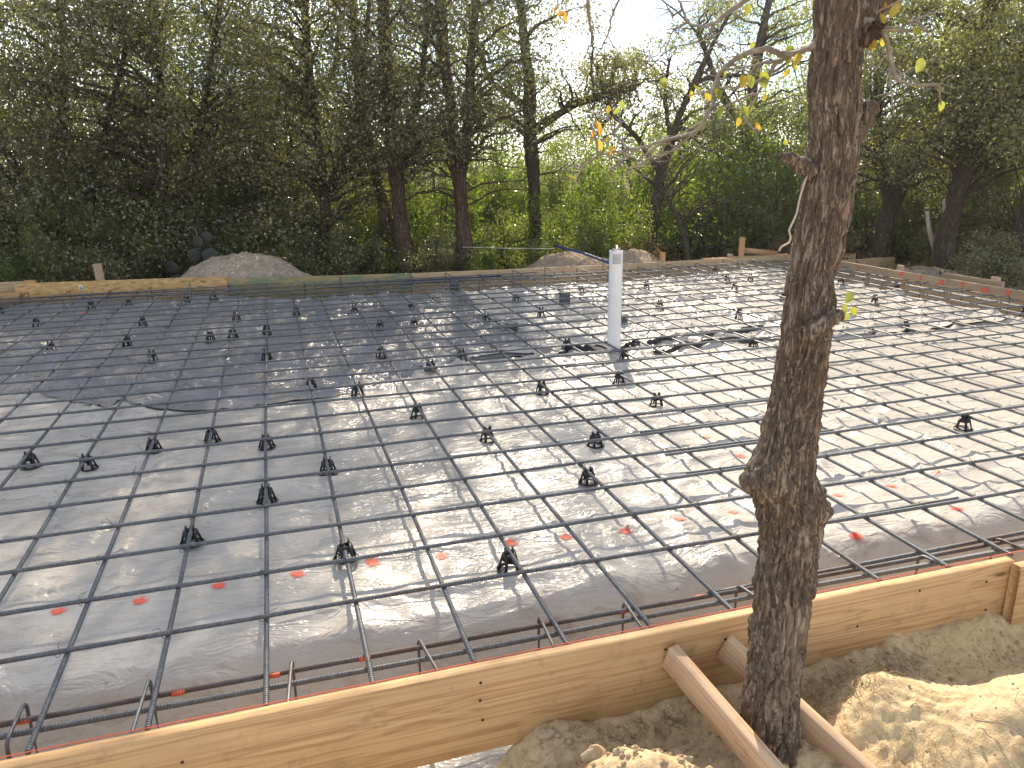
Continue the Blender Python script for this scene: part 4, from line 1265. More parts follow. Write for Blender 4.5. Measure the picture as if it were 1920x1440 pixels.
def leaf_mesh(name, L, W, mat, curl):
    t = np.linspace(0, 1, 8)
    w = W * np.sin(np.pi * t ** .8) ** .75 * .5
    w[0] = w[-1] = .0006
    rng = np.random.default_rng(int(abs(curl) * 1000) + 3)
    w = w * (1 + .12 * (rng.random(8) - .5))
    zc = curl * L * np.sin(t * 2.0)
    V = []
    for k_ in range(8):
        for sx, zz in ((-1, .30), (-.5, .10), (0, 0), (.5, .10), (1, .30)):
            V.append((sx * w[k_], t[k_] * L, zc[k_] + zz * w[k_] * (1 + .5 * math.sin(k_ * 1.7 + sx))))
    q = [(r * 5 + c, r * 5 + c + 1, r * 5 + 6 + c, r * 5 + 5 + c) for r in range(7) for c in range(4)]
    mb = MB(); mb.add(V, q)
    mb.tube([(0, -.012, 0), (0, 0, 0)], .0007, 4, cap=False)
    return mb.mesh(name, mat, smooth=True)


LM = [leaf_mesh('leaf', .034, .021, M['leaf_yellow'], .12), leaf_mesh('leaf', .030, .020, M['leaf_green'], -.15), leaf_mesh('leaf', .030, .018, M['leaf_amber'], .2), leaf_mesh('leaf', .036, .024, M['leaf_green'], .05)]
LV = [(1.058, -.401, 1.588, 0), (1.093, -.392, 1.582, 1), (1.026, -.392, 1.547, 2), (1.025, -.378, 1.527, 2), (1.043, -.373, 1.534, 2), (1.017, -.37, 1.509, 0), (1.044, -.356, 1.501, 0), (1.067, -.387, 1.507, 2), (1.059, -.427, 1.484, 2), (.971, -.326, 1.405, 0), (1.135, -.546, 1.643, 3), (1.137, -.561, 1.644, 1), (1.235, -.519, 1.618, 0), (1.25, -.521, 1.62, 3), (1.256, -.553, 1.609, 0), (1.254, -.615, 1.615, 3), (1.28, -.592, 1.667, 1), (1.272, -.697, 1.639, 0), (1.289, -.694, 1.639, 3), (1.282, -.679, 1.695, 1), (1.288, -.708, 1.712, 1), (1.351, -.656, 1.641, 3), (1.378, -.639, 1.602, 0), (1.328, -.624, 1.572, 3), (1.329, -.608, 1.547, 0), (1.351, -.648, 1.531, 2), (1.408, -.688, 1.684, 1), (1.4, -.739, 1.685, 0), (1.4, -.708, 1.668, 0), (1.415, -.686, 1.707, 1), (1.329, -.607, 1.813, 3), (1.239, -.663, 1.572, 1), (1.385, -.722, 1.489, 1), (1.357, -.617, 1.575, 3), (.942, -.319, 1.84, 2), (.937, -.371, 1.815, 2), (.955, -.33, 1.83, 2), (1.545, -.875, 1.776, 0), (1.524, -.861, 1.772, 2), (1.516, -.854, 1.755, 0), (1.506, -.844, 1.722, 2), (1.497, -.838, 1.71, 2), (1.525, -.855, 1.706, 0), (1.515, -.845, 1.70, 0), (1.509, -.844, 1.697, 2), (1.604, -.901, 1.658, 3), (1.652, -.923, 1.566, 3), (1.562, -.883, 1.743, 1), (1.581, -.894, 1.723, 3), (1.40, -.70, 1.655, 0), (1.345, -.66, 1.648, 1), (1.09, -.40, 1.60, 1), (1.512, -.862, 1.125, 3), (1.500, -.86, 1.096, 1), (1.511, -.86, 1.074, 1), (1.512, -.87, 1.09, 1)]
lr = np.random.default_rng(8)
for (x, y, z, t) in LV:
    o = link_mesh('leaf', LM[t], tree_root, loc0((x, y, z + .012)))
    d = Vector((lr.normal(0, .6), lr.normal(-.1, .3), -1.0 + lr.normal(0, .45))).normalized()
    nrm = Vector((lr.normal(-.25, .45), -1.0, lr.normal(.25, .45)))
    nrm = (nrm - d * nrm.dot(d)).normalized()
    xx = d.cross(nrm)
    o.rotation_euler = Matrix((xx, d, nrm)).transposed().to_euler()
    s_ = lr.uniform(.6, 1.05) * (1.15 if z < 1.13 and z > 1.11 else 1)
    o.scale = (s_, s_, s_)
m = MB(); m.tube(smooth_line([(1.402, -.80, 1.42), (1.372, -.83, 1.404), (1.361, -.83, 1.361), (1.358, -.83, 1.33), (1.344, -.83, 1.30), (1.339, -.83, 1.291), (1.347, -.83, 1.275), (1.344, -.83, 1.262), (1.321, -.83, 1.253), (1.317, -.83, 1.243)], 50), .0022, 6)
tag(m.obj('cord', M['cord'], None, smooth=True), 'pale cord dangling along the left side of the near trunk', 'cord')

# ------------------------------------------------------------------ sand clods, stones, dry grass in front
def rock(n_, r, seed):
    rng = np.random.default_rng(seed)
    t = np.linspace(.02, math.pi - .02, n_[0]); a = np.arange(n_[1]) / n_[1] * 2 * math.pi
    V = []
    ph = rng.uniform(0, 6, 6)
    for th in t:
        for al in a:
            k_ = r * (1 + .18 * math.sin(2 * al + ph[0]) * math.sin(th) + .15 * math.sin(3 * al + 2 * th + ph[1]) + .12 * math.sin(4 * th + ph[2]) + .1 * rng.normal())
            V.append((k_ * math.sin(th) * math.cos(al), k_ * .85 * math.sin(th) * math.sin(al), k_ * .7 * math.cos(th)))
    q = [(i_ * n_[1] + j_, (i_ + 1) * n_[1] + j_, (i_ + 1) * n_[1] + (j_ + 1) % n_[1], i_ * n_[1] + (j_ + 1) % n_[1]) for i_ in range(n_[0] - 1) for j_ in range(n_[1])]
    return np.array(V), q


cl = MB()
cr_ = np.random.default_rng(21)
for k_ in range(1500):
    if k_ < 520: x, y, r = cr_.normal(.95, .3), cr_.uniform(-1.1, -.58), abs(cr_.normal(0, .006)) + .002
    elif k_ < 1100: x, y, r = cr_.uniform(.6, 3.2), cr_.uniform(-1.3, -.58), abs(cr_.normal(0, .0018)) + .001
    else: x, y, r = cr_.uniform(1.55, 3.2), cr_.normal(-.68, .06), abs(cr_.normal(0, .003)) + .0012
    if y > -.59: continue
    v, q = rock((5, 6), r, k_)
    cl.add(v + np.array([x, y, float(ground_z(x, y)) + r * .3]), q)
tag(cl.obj('sand_clods', M['clod'], None, smooth=True), 'crumbs and clods scattered over the sand by the near board', 'clods', kind='stuff')
for lab, x, y, r in (('pale stone against the near form board left of the braces', .80, -.60, .026), ('dusty clod resting on the sand left of the braces', .88, -.78, .034), ('second dusty clod on the sand, nearer the left brace', 1.12, -.80, .03)):
    v, q = rock((9, 14), r, int(x * 1000))
    m = MB(); m.add(v, q)
    o = m.obj('stone', M['clod'], None, smooth=True, loc=(x, y, float(ground_z(x, y)) + r * .4))
    sb = o.modifiers.new('s', 'SUBSURF'); sb.levels = 1; sb.render_levels = 1
    tag(o, lab, 'stone', 'stones on the near sand')
gr = MB()
for (cx_, cy2, sx_, sy_, nn, hh) in ((1.72, -.72, .10, .05, 330, .055), (1.62, -.74, .05, .04, 120, .05), (2.05, -.64, .12, .03, 160, .05), (2.35, -1.12, .16, .06, 240, .05), (1.2, -.62, .10, .02, 150, .06), (1.75, -1.02, .07, .04, 130, .04), (2.75, -.75, .2, .05, 90, .04), (.9, -.62, .2, .02, 70, .05)):
    for k_ in range(nn):
        x, y = cr_.normal(cx_, sx_), cr_.normal(cy2, sy_)
        if y > -.57: continue
        z = float(ground_z(x, y))
        d = np.array([cr_.normal(0, 1), cr_.normal(0, 1), abs(cr_.normal(.25, .35))]); d /= np.linalg.norm(d)
        L_ = cr_.uniform(.4, 1.3) * hh
        p0_ = np.array([x, y, z + .002]); p1_ = p0_ + d * L_ * .5 + (0, 0, .006); p2_ = p0_ + d * L_ + cr_.normal(0, .008, 3)
        gr.tube([p0_, p1_, p2_], [.0009, .0008, .0004], 3, cap=False)
tag(gr.obj('dry_grass', M['dry_grass'], None), 'matted dry grass and roots on the sand by the trunk', 'dry grass', kind='stuff')
for lab, p in (('thin dry stem lying on the sand right of the trunk', [(2.0, -1.0), (2.06, -1.07), (2.1, -1.15), (2.16, -1.2)]), ('dark curled twig under the near form board at left', [(.52, -.60), (.545, -.66), (.555, -.72), (.55, -.78)])):
    pts = [(x, y, float(ground_z(x, y)) + .012 + .03 * (i_ % 2)) for i_, (x, y) in enumerate(p)]
    m = MB(); m.tube(smooth_line(pts, 20), .0022, 5)
    tag(m.obj('fallen_twig', M['twig'], None, smooth=True), lab, 'twig', 'twigs on the near sand')

# ------------------------------------------------------------------ the wood behind
def polar(b, d):
    b = math.radians(b)
    return (.161 + d * math.sin(b), -2.414 + d * math.cos(b))


def make_tree(name, label, b, d, trunks, clumps, nleaf, leaf, leafL, bark, seed, cat='tree', group='trees behind the slab', spread=None, bare=0, bare_box=None, extra=None):
    """trunks: polylines of (dx, dy, z, radius); clumps: boxes (x0,x1,y0,y1,z0,z1,count,size) to scatter leaf clumps in"""
    rng = np.random.default_rng(seed)
    x, y = polar(b, d)
    z0 = float(ground_z(x, y))
    root = empty(name, (x, y, z0))
    tag(root, label, cat, group)
    nodes = []
    for tr in trunks:
        t = np.array(tr, float)
        s = np.linspace(0, len(t) - 1, 10 * len(t))
        q = np.stack([np.interp(s, np.arange(len(t)), t[:, k_]) for k_ in range(4)], 1)
        for _ in range(6): q[1:-1] = (q[:-2] + 2 * q[1:-1] + q[2:]) / 4
        q[:, :2] += np.cumsum(rng.normal(0, .010, (len(q), 2)), 0) * .6
        q[:, 3] *= .72 if seed in (101, 102, 103, 104) else 1.0
        q[:, 3] *= 1 + .10 * np.sin(s * 5 + seed) + .05 * rng.normal(size=len(s))
        q[:, 3] += .06 * np.exp(-q[:, 2] / .22) * (q[:, 2] < 1)
        mm = MB(); mm.tube(q[:, :3], q[:, 3], 14); mm.obj('trunk', bark, root, smooth=True)
        nodes.append(q)
    nodes = np.vstack(nodes)
    cs, szs = [], []
    for (a0, a1, b0, b1, c0, c1, n_, sz) in clumps:
        P = np.stack([rng.uniform(a0, a1, n_), rng.uniform(b0, b1, n_), rng.uniform(c0, c1, n_)], 1)
        cs.append(P); szs.append(np.full(n_, sz) * rng.uniform(.6, 1.4, n_))
    limb = MB()
    if cs:
        cs = np.vstack(cs); szs = np.concatenate(szs)
        for P, sz in zip(cs, szs):
            w = np.linalg.norm(nodes[:, :3] - P, axis=1) + .9 * np.maximum(0, nodes[:, 2] - P[2] + .4)
            k_ = w.argmin(); A_ = nodes[k_, :3]
            mid = (A_ + P) / 2 + np.array([0, 0, .15 * np.linalg.norm(P - A_)]) + rng.normal(0, .08, 3)
            tt = np.linspace(0, 1, 8)[:, None]
            line = (1 - tt) ** 2 * A_ + 2 * tt * (1 - tt) * mid + tt ** 2 * P
            line[1:-1] += rng.normal(0, .025, (6, 3))
            rr_ = min(nodes[k_, 3] * .5, .02 + .012 * np.linalg.norm(P - A_))
            limb.tube(line, np.linspace(rr_, .005, 8), 5, cap=False)
            for _ in range(4):
                dd = rng.normal(size=3); dd /= np.linalg.norm(dd)
                limb.tube([P - dd * 0, P + dd * sz * .5 + rng.normal(0, .04, 3), P + dd * sz * 1.0], [.006, .004, .002], 3, cap=False)
    for _ in range(bare):
        if bare_box is not None:
            a0, a1, b0, b1, c0, c1 = bare_box
            P = np.array([rng.uniform(a0, a1), rng.uniform(b0, b1), rng.uniform(c0, c1)])
        else:
            P = nodes[rng.integers(len(nodes) // 5, len(nodes)), :3] + rng.normal(0, .6, 3)
        k_ = np.linalg.norm(nodes[:, :3] - P, axis=1).argmin(); A_ = nodes[k_, :3]
        dist = np.linalg.norm(P - A_)
        n_ = 9
        tt = np.linspace(0, 1, n_)[:, None]
        line = A_ * (1 - tt) + P * tt + np.sin(tt * math.pi) * np.array([0, 0, .12 * dist])
        line[1:] += np.cumsum(rng.normal(0, .03, (n_ - 1, 3)), 0)
        limb.tube(line, np.linspace(min(.022, nodes[k_, 3] * .5), .004, n_), 5, cap=False)
        for _ in range(5):
            i0 = rng.integers(3, n_); dd = rng.normal(size=3); dd[2] = abs(dd[2]) * .4; dd /= np.linalg.norm(dd)
            L_ = rng.uniform(.15, .55)
            limb.tube([line[i0], line[i0] + dd * L_ * .5 + rng.normal(0, .04, 3), line[i0] + dd * L_ + rng.normal(0, .06, 3)], [.006, .004, .002], 3, cap=False)
    if limb.n:
        limb.obj('branches', bark if not extra else extra, root)
    nleaf = int(nleaf * 1.42)
    if nleaf:
        w = szs ** 2; w = w / w.sum()
        idx = rng.choice(len(cs), nleaf, p=w)
        u = rng.normal(size=(nleaf, 3)); u /= np.linalg.norm(u, axis=1)[:, None]
        rad = rng.random(nleaf) ** .55
        pos = cs[idx] + u * (rad * szs[idx])[:, None] * np.array([1.15, 1.15, .75])
        pos[:, 2] = np.maximum(pos[:, 2], .03)
        L_ = leafL * .86 * rng.uniform(.55, 1.3, nleaf)
        mm = MB(); mm.leaves(pos, L_, L_ * .52, rng=rng)
        mm.obj('crown', leaf, root)
    return root


OAK, OLV, LIME, SHR = M['leaf_oak'], M['leaf_olive'], M['leaf_lime'], M['leaf_shrub']
# left dark oaks
make_tree('oak_tree', 'dark oak at the far left with several leaning stems', -13.2, 14.2, [[(0, 0, -.2, .14), (.1, 0, 1.5, .12), (.5, .1, 3.5, .09), (.7, 0, 6.5, .05)], [(.1, 0, -.1, .1), (-.3, .1, 1.6, .09), (-.9, 0, 3.6, .07), (-1.2, .1, 6, .04)], [(.1, .1, .4, .09), (.7, .2, 2.0, .07), (1.5, .1, 4.0, .05)]],
          [(-2.2, 2.0, -1.2, 1.2, 1.3, 3.1, 60, .48), (-2.0, 2.0, -1.4, 1.0, 2.8, 4.8, 34, .50), (-2.2, 2.2, -1.4, 1.4, 3.0, 7.6, 70, .60), (-2, 2, -1.2, .8, .2, 1.5, 42, .42)], 46000, OAK, .070, M['bark'], 101, bare=16)
make_tree('oak_tree', 'dense dark oak behind the strand board', -6.5, 14.0, [[(0, 0, -.2, .15), (-.1, 0, 1.6, .13), (.1, .1, 3.6, .10), (.3, 0, 7.4, .04)], [(0, 0, 1.2, .1), (.6, .1, 2.5, .08), (1.2, 0, 4.8, .05)]],
          [(-2.0, 2.1, -1.3, 1.1, 1.2, 3.2, 66, .48), (-2.0, 2.0, -1.4, 1.0, 2.8, 4.8, 34, .50), (-2.1, 2.2, -1.4, 1.4, 3.0, 8.0, 75, .62), (-1.9, 1.9, -1.1, .8, .2, 1.4, 40, .42)], 48000, OAK, .070, M['bark'], 102, bare=14)
make_tree('oak_tree', 'bushy oak with crooked bare limbs rising behind the pale dirt mound', -.6, 15.0, [[(0, 0, -.2, .13), (.2, 0, 1.6, .11), (.5, .1, 3.2, .08), (.1, 0, 4.6, .05)], [(.2, 0, 1.6, .09), (1.0, 0, 3.0, .07), (1.5, .1, 3.6, .055), (1.7, .0, 4.6, .04), (1.5, 0, 5.4, .03)]],
          [(-1.7, 1.2, -1.1, 1.1, 1.0, 2.9, 56, .45), (-1.7, .4, -1.2, 1.2, 2.6, 5.6, 26, .45), (-1.6, 1.7, -1, .8, .2, 1.4, 36, .42)], 25000, OLV, .066, M['bark'], 103, bare=22, bare_box=(.3, 2.2, -.6, .6, 2.6, 5.0))
make_tree('oak_tree', 'broad dark oak left of the two reddish trunks', 4.4, 13.6, [[(-.3, 0, -.2, .12), (-.2, 0, 1.5, .11), (-.3, .1, 3.4, .09), (-.2, 0, 7.6, .04)], [(-.2, 0, 1.4, .08), (.5, .1, 2.7, .07), (.9, 0, 5.2, .04)]],
          [(-1.5, 1.4, -1.2, 1.0, 1.7, 3.3, 66, .44), (-1.5, 1.5, -1.3, 1.0, 2.9, 4.8, 30, .46), (-1.6, 1.7, -1.3, 1.3, 3.2, 8.0, 66, .56), (-1.3, .9, -.9, .7, .25, 1.5, 26, .38)], 40000, OAK, .068, M['bark'], 104, bare=26)
make_tree('cedar_elm', 'straight reddish trunk with a dark twin stem, left of the pair behind the green board', 9.15, 13.45, [[(0, 0, -.3, .155), (-.04, 0, 1.0, .135), (-.10, 0, 2.2, .12), (-.16, .1, 3.8, .10), (-.1, 0, 8.4, .04)], [(-.22, .5, -.3, .13), (-.22, .5, 1.1, .11), (-.5, .5, 2.6, .09), (-.55, .5, 5.5, .05)], [(-.1, 0, 2.0, .07), (.45, .1, 3.2, .055), (.7, 0, 5.5, .035)]],
          [(-1.2, 1.3, -1.1, .9, 2.0, 3.4, 40, .42), (-1.3, 1.3, -1.2, 1.0, 3.0, 4.7, 18, .44), (-1.5, 1.5, -1.3, 1.3, 3.3, 8.8, 64, .54), (-1.2, 1.4, -1.2, 1.2, 8.6, 10.4, 12, .42)], 25000, OAK, .066, M['bark_red'], 105, bare=34, bare_box=(-1.3, 1.1, -.8, .6, 1.2, 3.4))
make_tree('cedar_elm', 'forked reddish trunk right of the pair, behind the far pine board', 13.5, 13.35, [[(0, 0, -.3, .14), (-.03, 0, 1.2, .125), (-.12, 0, 2.15, .10), (-.22, .1, 4.0, .085), (-.3, 0, 8.6, .04)], [(-.05, 0, 1.6, .09), (.08, 0, 2.4, .085), (.16, 0, 3.6, .07), (.4, .1, 5.2, .05), (.6, 0, 8.2, .03)]],
          [(-1.1, 1.2, -1.0, .9, 2.1, 3.4, 32, .40), (-1.4, 1.5, -1.3, 1.3, 3.3, 8.8, 58, .54), (-1.4, 1.6, -1.2, 1.2, 8.4, 10.8, 28, .42)], 25000, OAK, .066, M['bark_red'], 106, bare=30, bare_box=(-1.2, 1.2, -.8, .6, 1.1, 3.3))
make_tree('oak_tree', 'leaning dark oak with a long limb reaching right toward the sky gap', 18.9, 15.2, [[(.0, 0, -.3, .14), (-.05, 0, 1.6, .125), (-.15, 0, 2.6, .13), (-.12, .1, 3.3, .11), (-.3, 0, 5.0, .07), (-.2, 0, 7.4, .04)], [(-.15, 0, 2.5, .09), (.6, -.2, 3.0, .075), (1.4, -.3, 3.2, .065), (1.9, -.3, 3.3, .05)], [(-.1, 0, 2.9, .07), (-.9, .1, 3.4, .05), (-1.3, 0, 4.6, .035)]],
          [(-1.2, 1.9, -1.0, .8, 2.6, 3.6, 34, .40), (-1.5, .9, -1.2, 1.2, 3.4, 7.4, 50, .52), (.9, 2.1, -.8, .5, 3.2, 3.9, 16, .34), (-1.9, .3, -1.1, 1.1, 7.2, 10.8, 34, .42)], 27000, OLV, .066, M['bark'], 107, bare=24, bare_box=(-.8, 2.2, -.6, .6, 1.6, 3.8))
make_tree('bare_tree', 'thin leaning tree with forked nearly bare branches in the sky gap', 27.0, 15.0, [[(0, 0, -.3, .13), (.1, 0, .9, .11), (.25, 0, 1.8, .09), (.5, .1, 2.6, .07), (.95, .1, 3.6, .05), (1.5, 0, 4.6, .03)], [(.25, 0, 1.75, .06), (-.35, 0, 2.4, .045), (-.9, .1, 2.9, .03)], [(.4, 0, 2.3, .05), (.2, 0, 3.0, .04), (.3, 0, 3.7, .025)], [(.8, .1, 3.3, .045), (1.3, .1, 3.5, .05), (2.0, .1, 3.5, .035)]],
          [(-.9, 1.5, -.6, .6, 2.4, 4.0, 26, .26)], 3600, OLV, .060, M['bark'], 108, bare=46, bare_box=(-1.3, 1.9, -.6, .6, 1.9, 4.1))
make_tree('bare_tree', 'grey tangle of bare low limbs behind the yellow leaves', 30.0, 13.8, [[(0, 0, -.3, .045), (-.1, 0, .6, .038), (-.5, 0, 1.3, .03), (-1.2, 0, 1.8, .015)]],
          [], 0, OLV, .06, M['bark'], 109, bare=40, bare_box=(-2.0, .8, -.5, .5, 1.0, 2.3))
make_tree('willow_tree', 'tall thin leaved tree hanging behind the near trunk at left', 33.6, 17.5, [[(0, 0, -.3, .15), (.1, 0, 1.8, .13), (0, .1, 3.6, .10), (.3, 0, 5.6, .06)], [(0, 0, 2.4, .09), (-.8, 0, 3.3, .07), (-1.3, .1, 4.4, .05)]],
          [(-1.6, 1.6, -1.0, 1.0, 2.4, 5.4, 44, .42), (-.9, 1.0, -.8, .8, 1.0, 2.6, 18, .40)], 14000, OLV, .062, M['bark'], 110, bare=24)
make_tree('oak_tree', 'olive oak with a dark leaning trunk, right of the near trunk', 42.4, 15.0, [[(0, 0, -.3, .20), (.1, 0, .6, .17), (.35, 0, 1.3, .14), (.9, .1, 2.1, .10), (1.0, 0, 4.2, .05)], [(.15, 0, .9, .1), (-.3, 0, 1.9, .08), (-.5, 0, 3.6, .05)]],
          [(-1.4, 1.5, -1.2, 1.0, 1.5, 3.0, 44, .44), (-1.2, 1.5, -1.2, 1.2, 2.9, 4.8, 34, .46)], 22000, OLV, .066, M['bark'], 111, bare=14)
make_tree('oak_tree', 'leafy olive oak with a straight furrowed trunk at right', 46.4, 13.6, [[(0, 0, -.3, .15), (.02, 0, .8, .135), (.12, 0, 1.7, .12), (.2, .1, 3.0, .09), (.1, 0, 5.0, .05)], [(.1, 0, 1.5, .07), (.8, .1, 2.4, .06), (1.2, 0, 3.8, .04)]],
          [(-1.3, 1.8, -1.2, .9, 1.5, 3.2, 60, .44), (-1.0, 1.8, -1.2, 1.2, 3.0, 5.0, 44, .48)], 30000, OLV, .064, M['bark'], 112, bare=16)
make_tree('oak_tree', 'shaded oak at the right edge of the photo', 50.3, 12.4, [[(0, 0, -.3, .14), (.05, 0, .9, .12), (0, 0, 2.0, .10), (.3, .1, 4.8, .05)]],
          [(-.7, 1.6, -1.1, .9, 1.4, 3.2, 38, .42), (-.8, 1.6, -1.2, 1.2, 3.0, 5.0, 34, .46)], 19000, OLV, .064, M['bark'], 113, bare=10)
sx_, sy_ = polar(46.0, 13.78)
sap = empty('sapling', (10.12, 7.25, float(ground_z(10.12, 7.25))))
tag(sap, 'pale forked sapling stem standing behind the right form board', 'sapling')
m = MB(); m.tube(smooth_line([(0, 0, -.1), (0, 0, .12), (-.01, 0, .28), (-.10, 0, .45), (-.22, 0, .68), (-.30, 0, .95)], 24), np.linspace(.055, .030, 24), 8); m.obj('trunk', M['pale_bark'], sap, smooth=True)
m = MB(); m.tube(smooth_line([(-.01, 0, .27), (.07, 0, .44), (.10, 0, .60), (.06, 0, .82), (.0, 0, 1.1)], 20), np.linspace(.042, .022, 20), 8); m.obj('fork', M['pale_bark'], sap, smooth=True)

# shrubs: five kinds, copied
def make_shrub(label, leaf, nleaf, w, h, leafL, seed, dens=46, sz=.22):
    rng = np.random.default_rng(seed)
    root = empty('shrub')
    tag(root, label, 'shrub', 'shrubs under the trees')
    st = MB()
    cs = []
    for _ in range(dens):
        a = rng.uniform(0, 6.28); r = rng.random() ** .6 * w
        zt = h * (1 - .55 * (r / w) ** 2) * rng.uniform(.15, 1.0)
        P = np.array([r * math.cos(a), r * .8 * math.sin(a), zt]); cs.append(P)
        b0 = np.array([rng.normal(0, .12 * w), rng.normal(0, .12 * w), -.05])
        st.tube([b0, b0 * .5 + P * .5 + rng.normal(0, .06, 3), P], [.012, .008, .003], 4, cap=False)
    cs = np.array(cs)
    st.obj('stems', M['bark'], root)
    idx = rng.integers(0, len(cs), nleaf)
    u = rng.normal(size=(nleaf, 3)); u /= np.linalg.norm(u, axis=1)[:, None]
    pos = cs[idx] + u * (rng.random(nleaf) ** .5 * sz * rng.uniform(.6, 1.3, nleaf))[:, None]
    pos[:, 2] = np.maximum(pos[:, 2], .01)
    L_ = leafL * rng.uniform(.6, 1.25, nleaf)
    mm = MB(); mm.leaves(pos, L_, L_ * .5, rng=rng); mm.obj('foliage', leaf, root)
    return root


KS = [make_shrub('', SHR, 9000, 1.0, 1.5, .052, 201), make_shrub('', LIME, 9000, .95, 1.6, .052, 202, sz=.24), make_shrub('', OAK, 9000, 1.1, 1.3, .056, 203, sz=.25), make_shrub('', LIME, 6000, .6, .8, .045, 204, 30, .18), make_shrub('', M['leaf_dry'], 3600, .9, .7, .05, 205, 40, .2)]
SH = [(0, -14.5, 13.2, 1.0, 'dark shrub at the left edge beyond the pale lumber end'), (2, -10.6, 13.0, 1.05, 'dark shrub behind the leaning grey stake'), (2, -7.6, 13.4, .9, 'dark shrub just left of the prickly pear'),
      (0, -4.0, 13.6, 1.0, 'shrub with yellow green light behind the prickly pear'), (3, -5.2, 12.4, .42, 'small yellow green plant between the prickly pear pads'), (2, -.6, 13.4, 1.0, 'dark shrub behind the pale dirt mound'),
      (2, 2.4, 13.0, .85, 'shaded shrub right of the pale dirt mound'), (1, 6.3, 14.1, .85, 'sunlit yellow green shrub left of the reddish twin stem'), (3, 7.0, 13.2, .9, 'small bright shrub at the foot of the twin stem'),
      (1, 11.2, 15.0, 1.35, 'tall bright shrub between the two reddish trunks'), (2, 11.4, 13.2, .7, 'low dark shrub between the two reddish trunks'), (3, 14.9, 12.9, .75, 'small bright weed right of the forked reddish trunk'),
      (0, 16.2, 14.4, 1.1, 'shrub right of the forked reddish trunk'), (1, 18.0, 17.0, 1.5, 'tall lime shrub behind the leaning dark oak'), (0, 20.0, 13.6, .9, 'shrub behind the brown mound with the blue pipe'),
      (1, 22.4, 14.6, .95, 'bright shrub above the white pipe top'), (0, 24.4, 14.2, .95, 'shrub above the right brown mound'), (1, 25.5, 17.5, 1.7, 'tall lime thicket left of the thin leaning tree'),
      (1, 29.6, 16.6, 1.7, 'tall lime thicket right of the thin leaning tree'), (0, 29.2, 16.9, .95, 'shrub behind the dark iron garden chair'), (2, 33.2, 16.4, .9, 'dark shrub right of the dark iron garden chair'),
      (1, 32.6, 16.2, 1.6, 'lime thicket behind the tall orange stake'), (1, 36.2, 15.8, 1.5, 'lime thicket seen against the left side of the near trunk'), (0, 39.6, 15.6, 1.3, 'shrub just right of the near trunk'),
      (4, 38.6, 14.0, 1.0, 'dry brown brush right of the near trunk by the loose planks'), (2, 44.0, 16.2, 1.0, 'dark shrub between the leaning oak and the pale sapling'), (0, 48.4, 15.4, 1.0, 'shrub behind the straight furrowed trunk'),
      (3, 45.6, 13.6, .35, 'tiny bright weed right of the pale sapling'), (2, 49.4, 11.8, .7, 'dark shrub at the right edge behind the form board'), (4, 1.6, 12.9, .5, 'dry leaf clump right of the pale dirt mound'), (4, -11.8, 12.4, .7, 'dry brown brush behind the strand board'), (4, 21.8, 13.3, .6, 'dry brush behind the two brown mounds'), (4, 26.6, 13.6, .8, 'dry brush left of the iron garden chair')]
KS += [make_shrub('', OAK, 17000, 1.35, 3.3, .058, 206, 90, .33), make_shrub('', SHR, 17000, 1.3, 3.0, .056, 207, 90, .33), make_shrub('', LIME, 14000, 1.2, 2.6, .056, 208, 70, .30), make_shrub('', OLV, 15000, 1.2, 3.4, .056, 209, 80, .30)]
SH += [(5, -15.0, 14.6, 1.15, 'tall dark thicket at the far left edge of the wood'), (6, -11.9, 16.2, 1.25, 'tall green thicket between the stems of the far left oak'), (5, -9.2, 15.2, 1.1, 'tall dark thicket above the leaning grey stake'),
       (8, -7.0, 17.0, 1.3, 'tall olive thicket above the strand board sticker'), (5, -4.2, 15.4, 1.05, 'tall dark thicket above the prickly pear'), (6, -2.4, 17.2, 1.15, 'tall green thicket above the left slope of the pale mound'),
       (5, .4, 15.6, .95, 'tall dark thicket above the right slope of the pale mound'), (8, 2.0, 17.4, 1.2, 'tall olive thicket behind the broad dark oak'), (6, 5.4, 16.6, 1.1, 'tall green thicket left of the twin dark stem'),
       (7, 7.6, 17.4, 1.15, 'tall sunlit thicket between the twin stems'), (6, 11.6, 17.6, 1.1, 'tall green thicket between the reddish trunks'), (7, 15.6, 17.2, 1.0, 'tall sunlit thicket right of the forked reddish trunk'),
       (6, 20.4, 17.8, .95, 'tall green thicket right of the leaning dark oak'), (7, 23.0, 18.2, .95, 'tall sunlit thicket above the white pipe'), (6, 27.8, 19.2, 1.0, 'tall green thicket behind the thin leaning tree'),
       (8, 31.0, 18.8, 1.1, 'tall olive thicket behind the iron chair shrub'), (6, 34.6, 18.4, 1.15, 'tall green thicket hidden partly by the near trunk'), (8, 38.0, 17.6, 1.2, 'tall olive thicket just right of the near trunk'),
       (5, 40.6, 16.8, .9, 'tall dark thicket behind the leaning dark trunk at right'), (6, 44.4, 17.0, 1.1, 'tall green thicket above the pale sapling'), (8, 48.0, 16.4, 1.1, 'tall olive thicket behind the straight furrowed trunk'), (5, 51.2, 14.6, 1.0, 'tall dark thicket at the right edge of the wood'),
       (0, -13.0, 13.6, 1.1, 'leafy shrub behind the reddish brown plank'), (0, -9.0, 13.5, 1.0, 'leafy shrub above the leaning grey stake'), (2, 4.6, 13.0, .8, 'low shaded shrub at the foot of the broad dark oak'), (0, 9.9, 14.4, .9, 'leafy shrub between the straight and forked reddish trunks'),
       (0, 40.4, 16.2, .9, 'leafy shrub at the foot of the leaning dark trunk at right'), (2, 47.6, 14.6, .8, 'dark low shrub at the foot of the straight furrowed trunk')]
used = set()
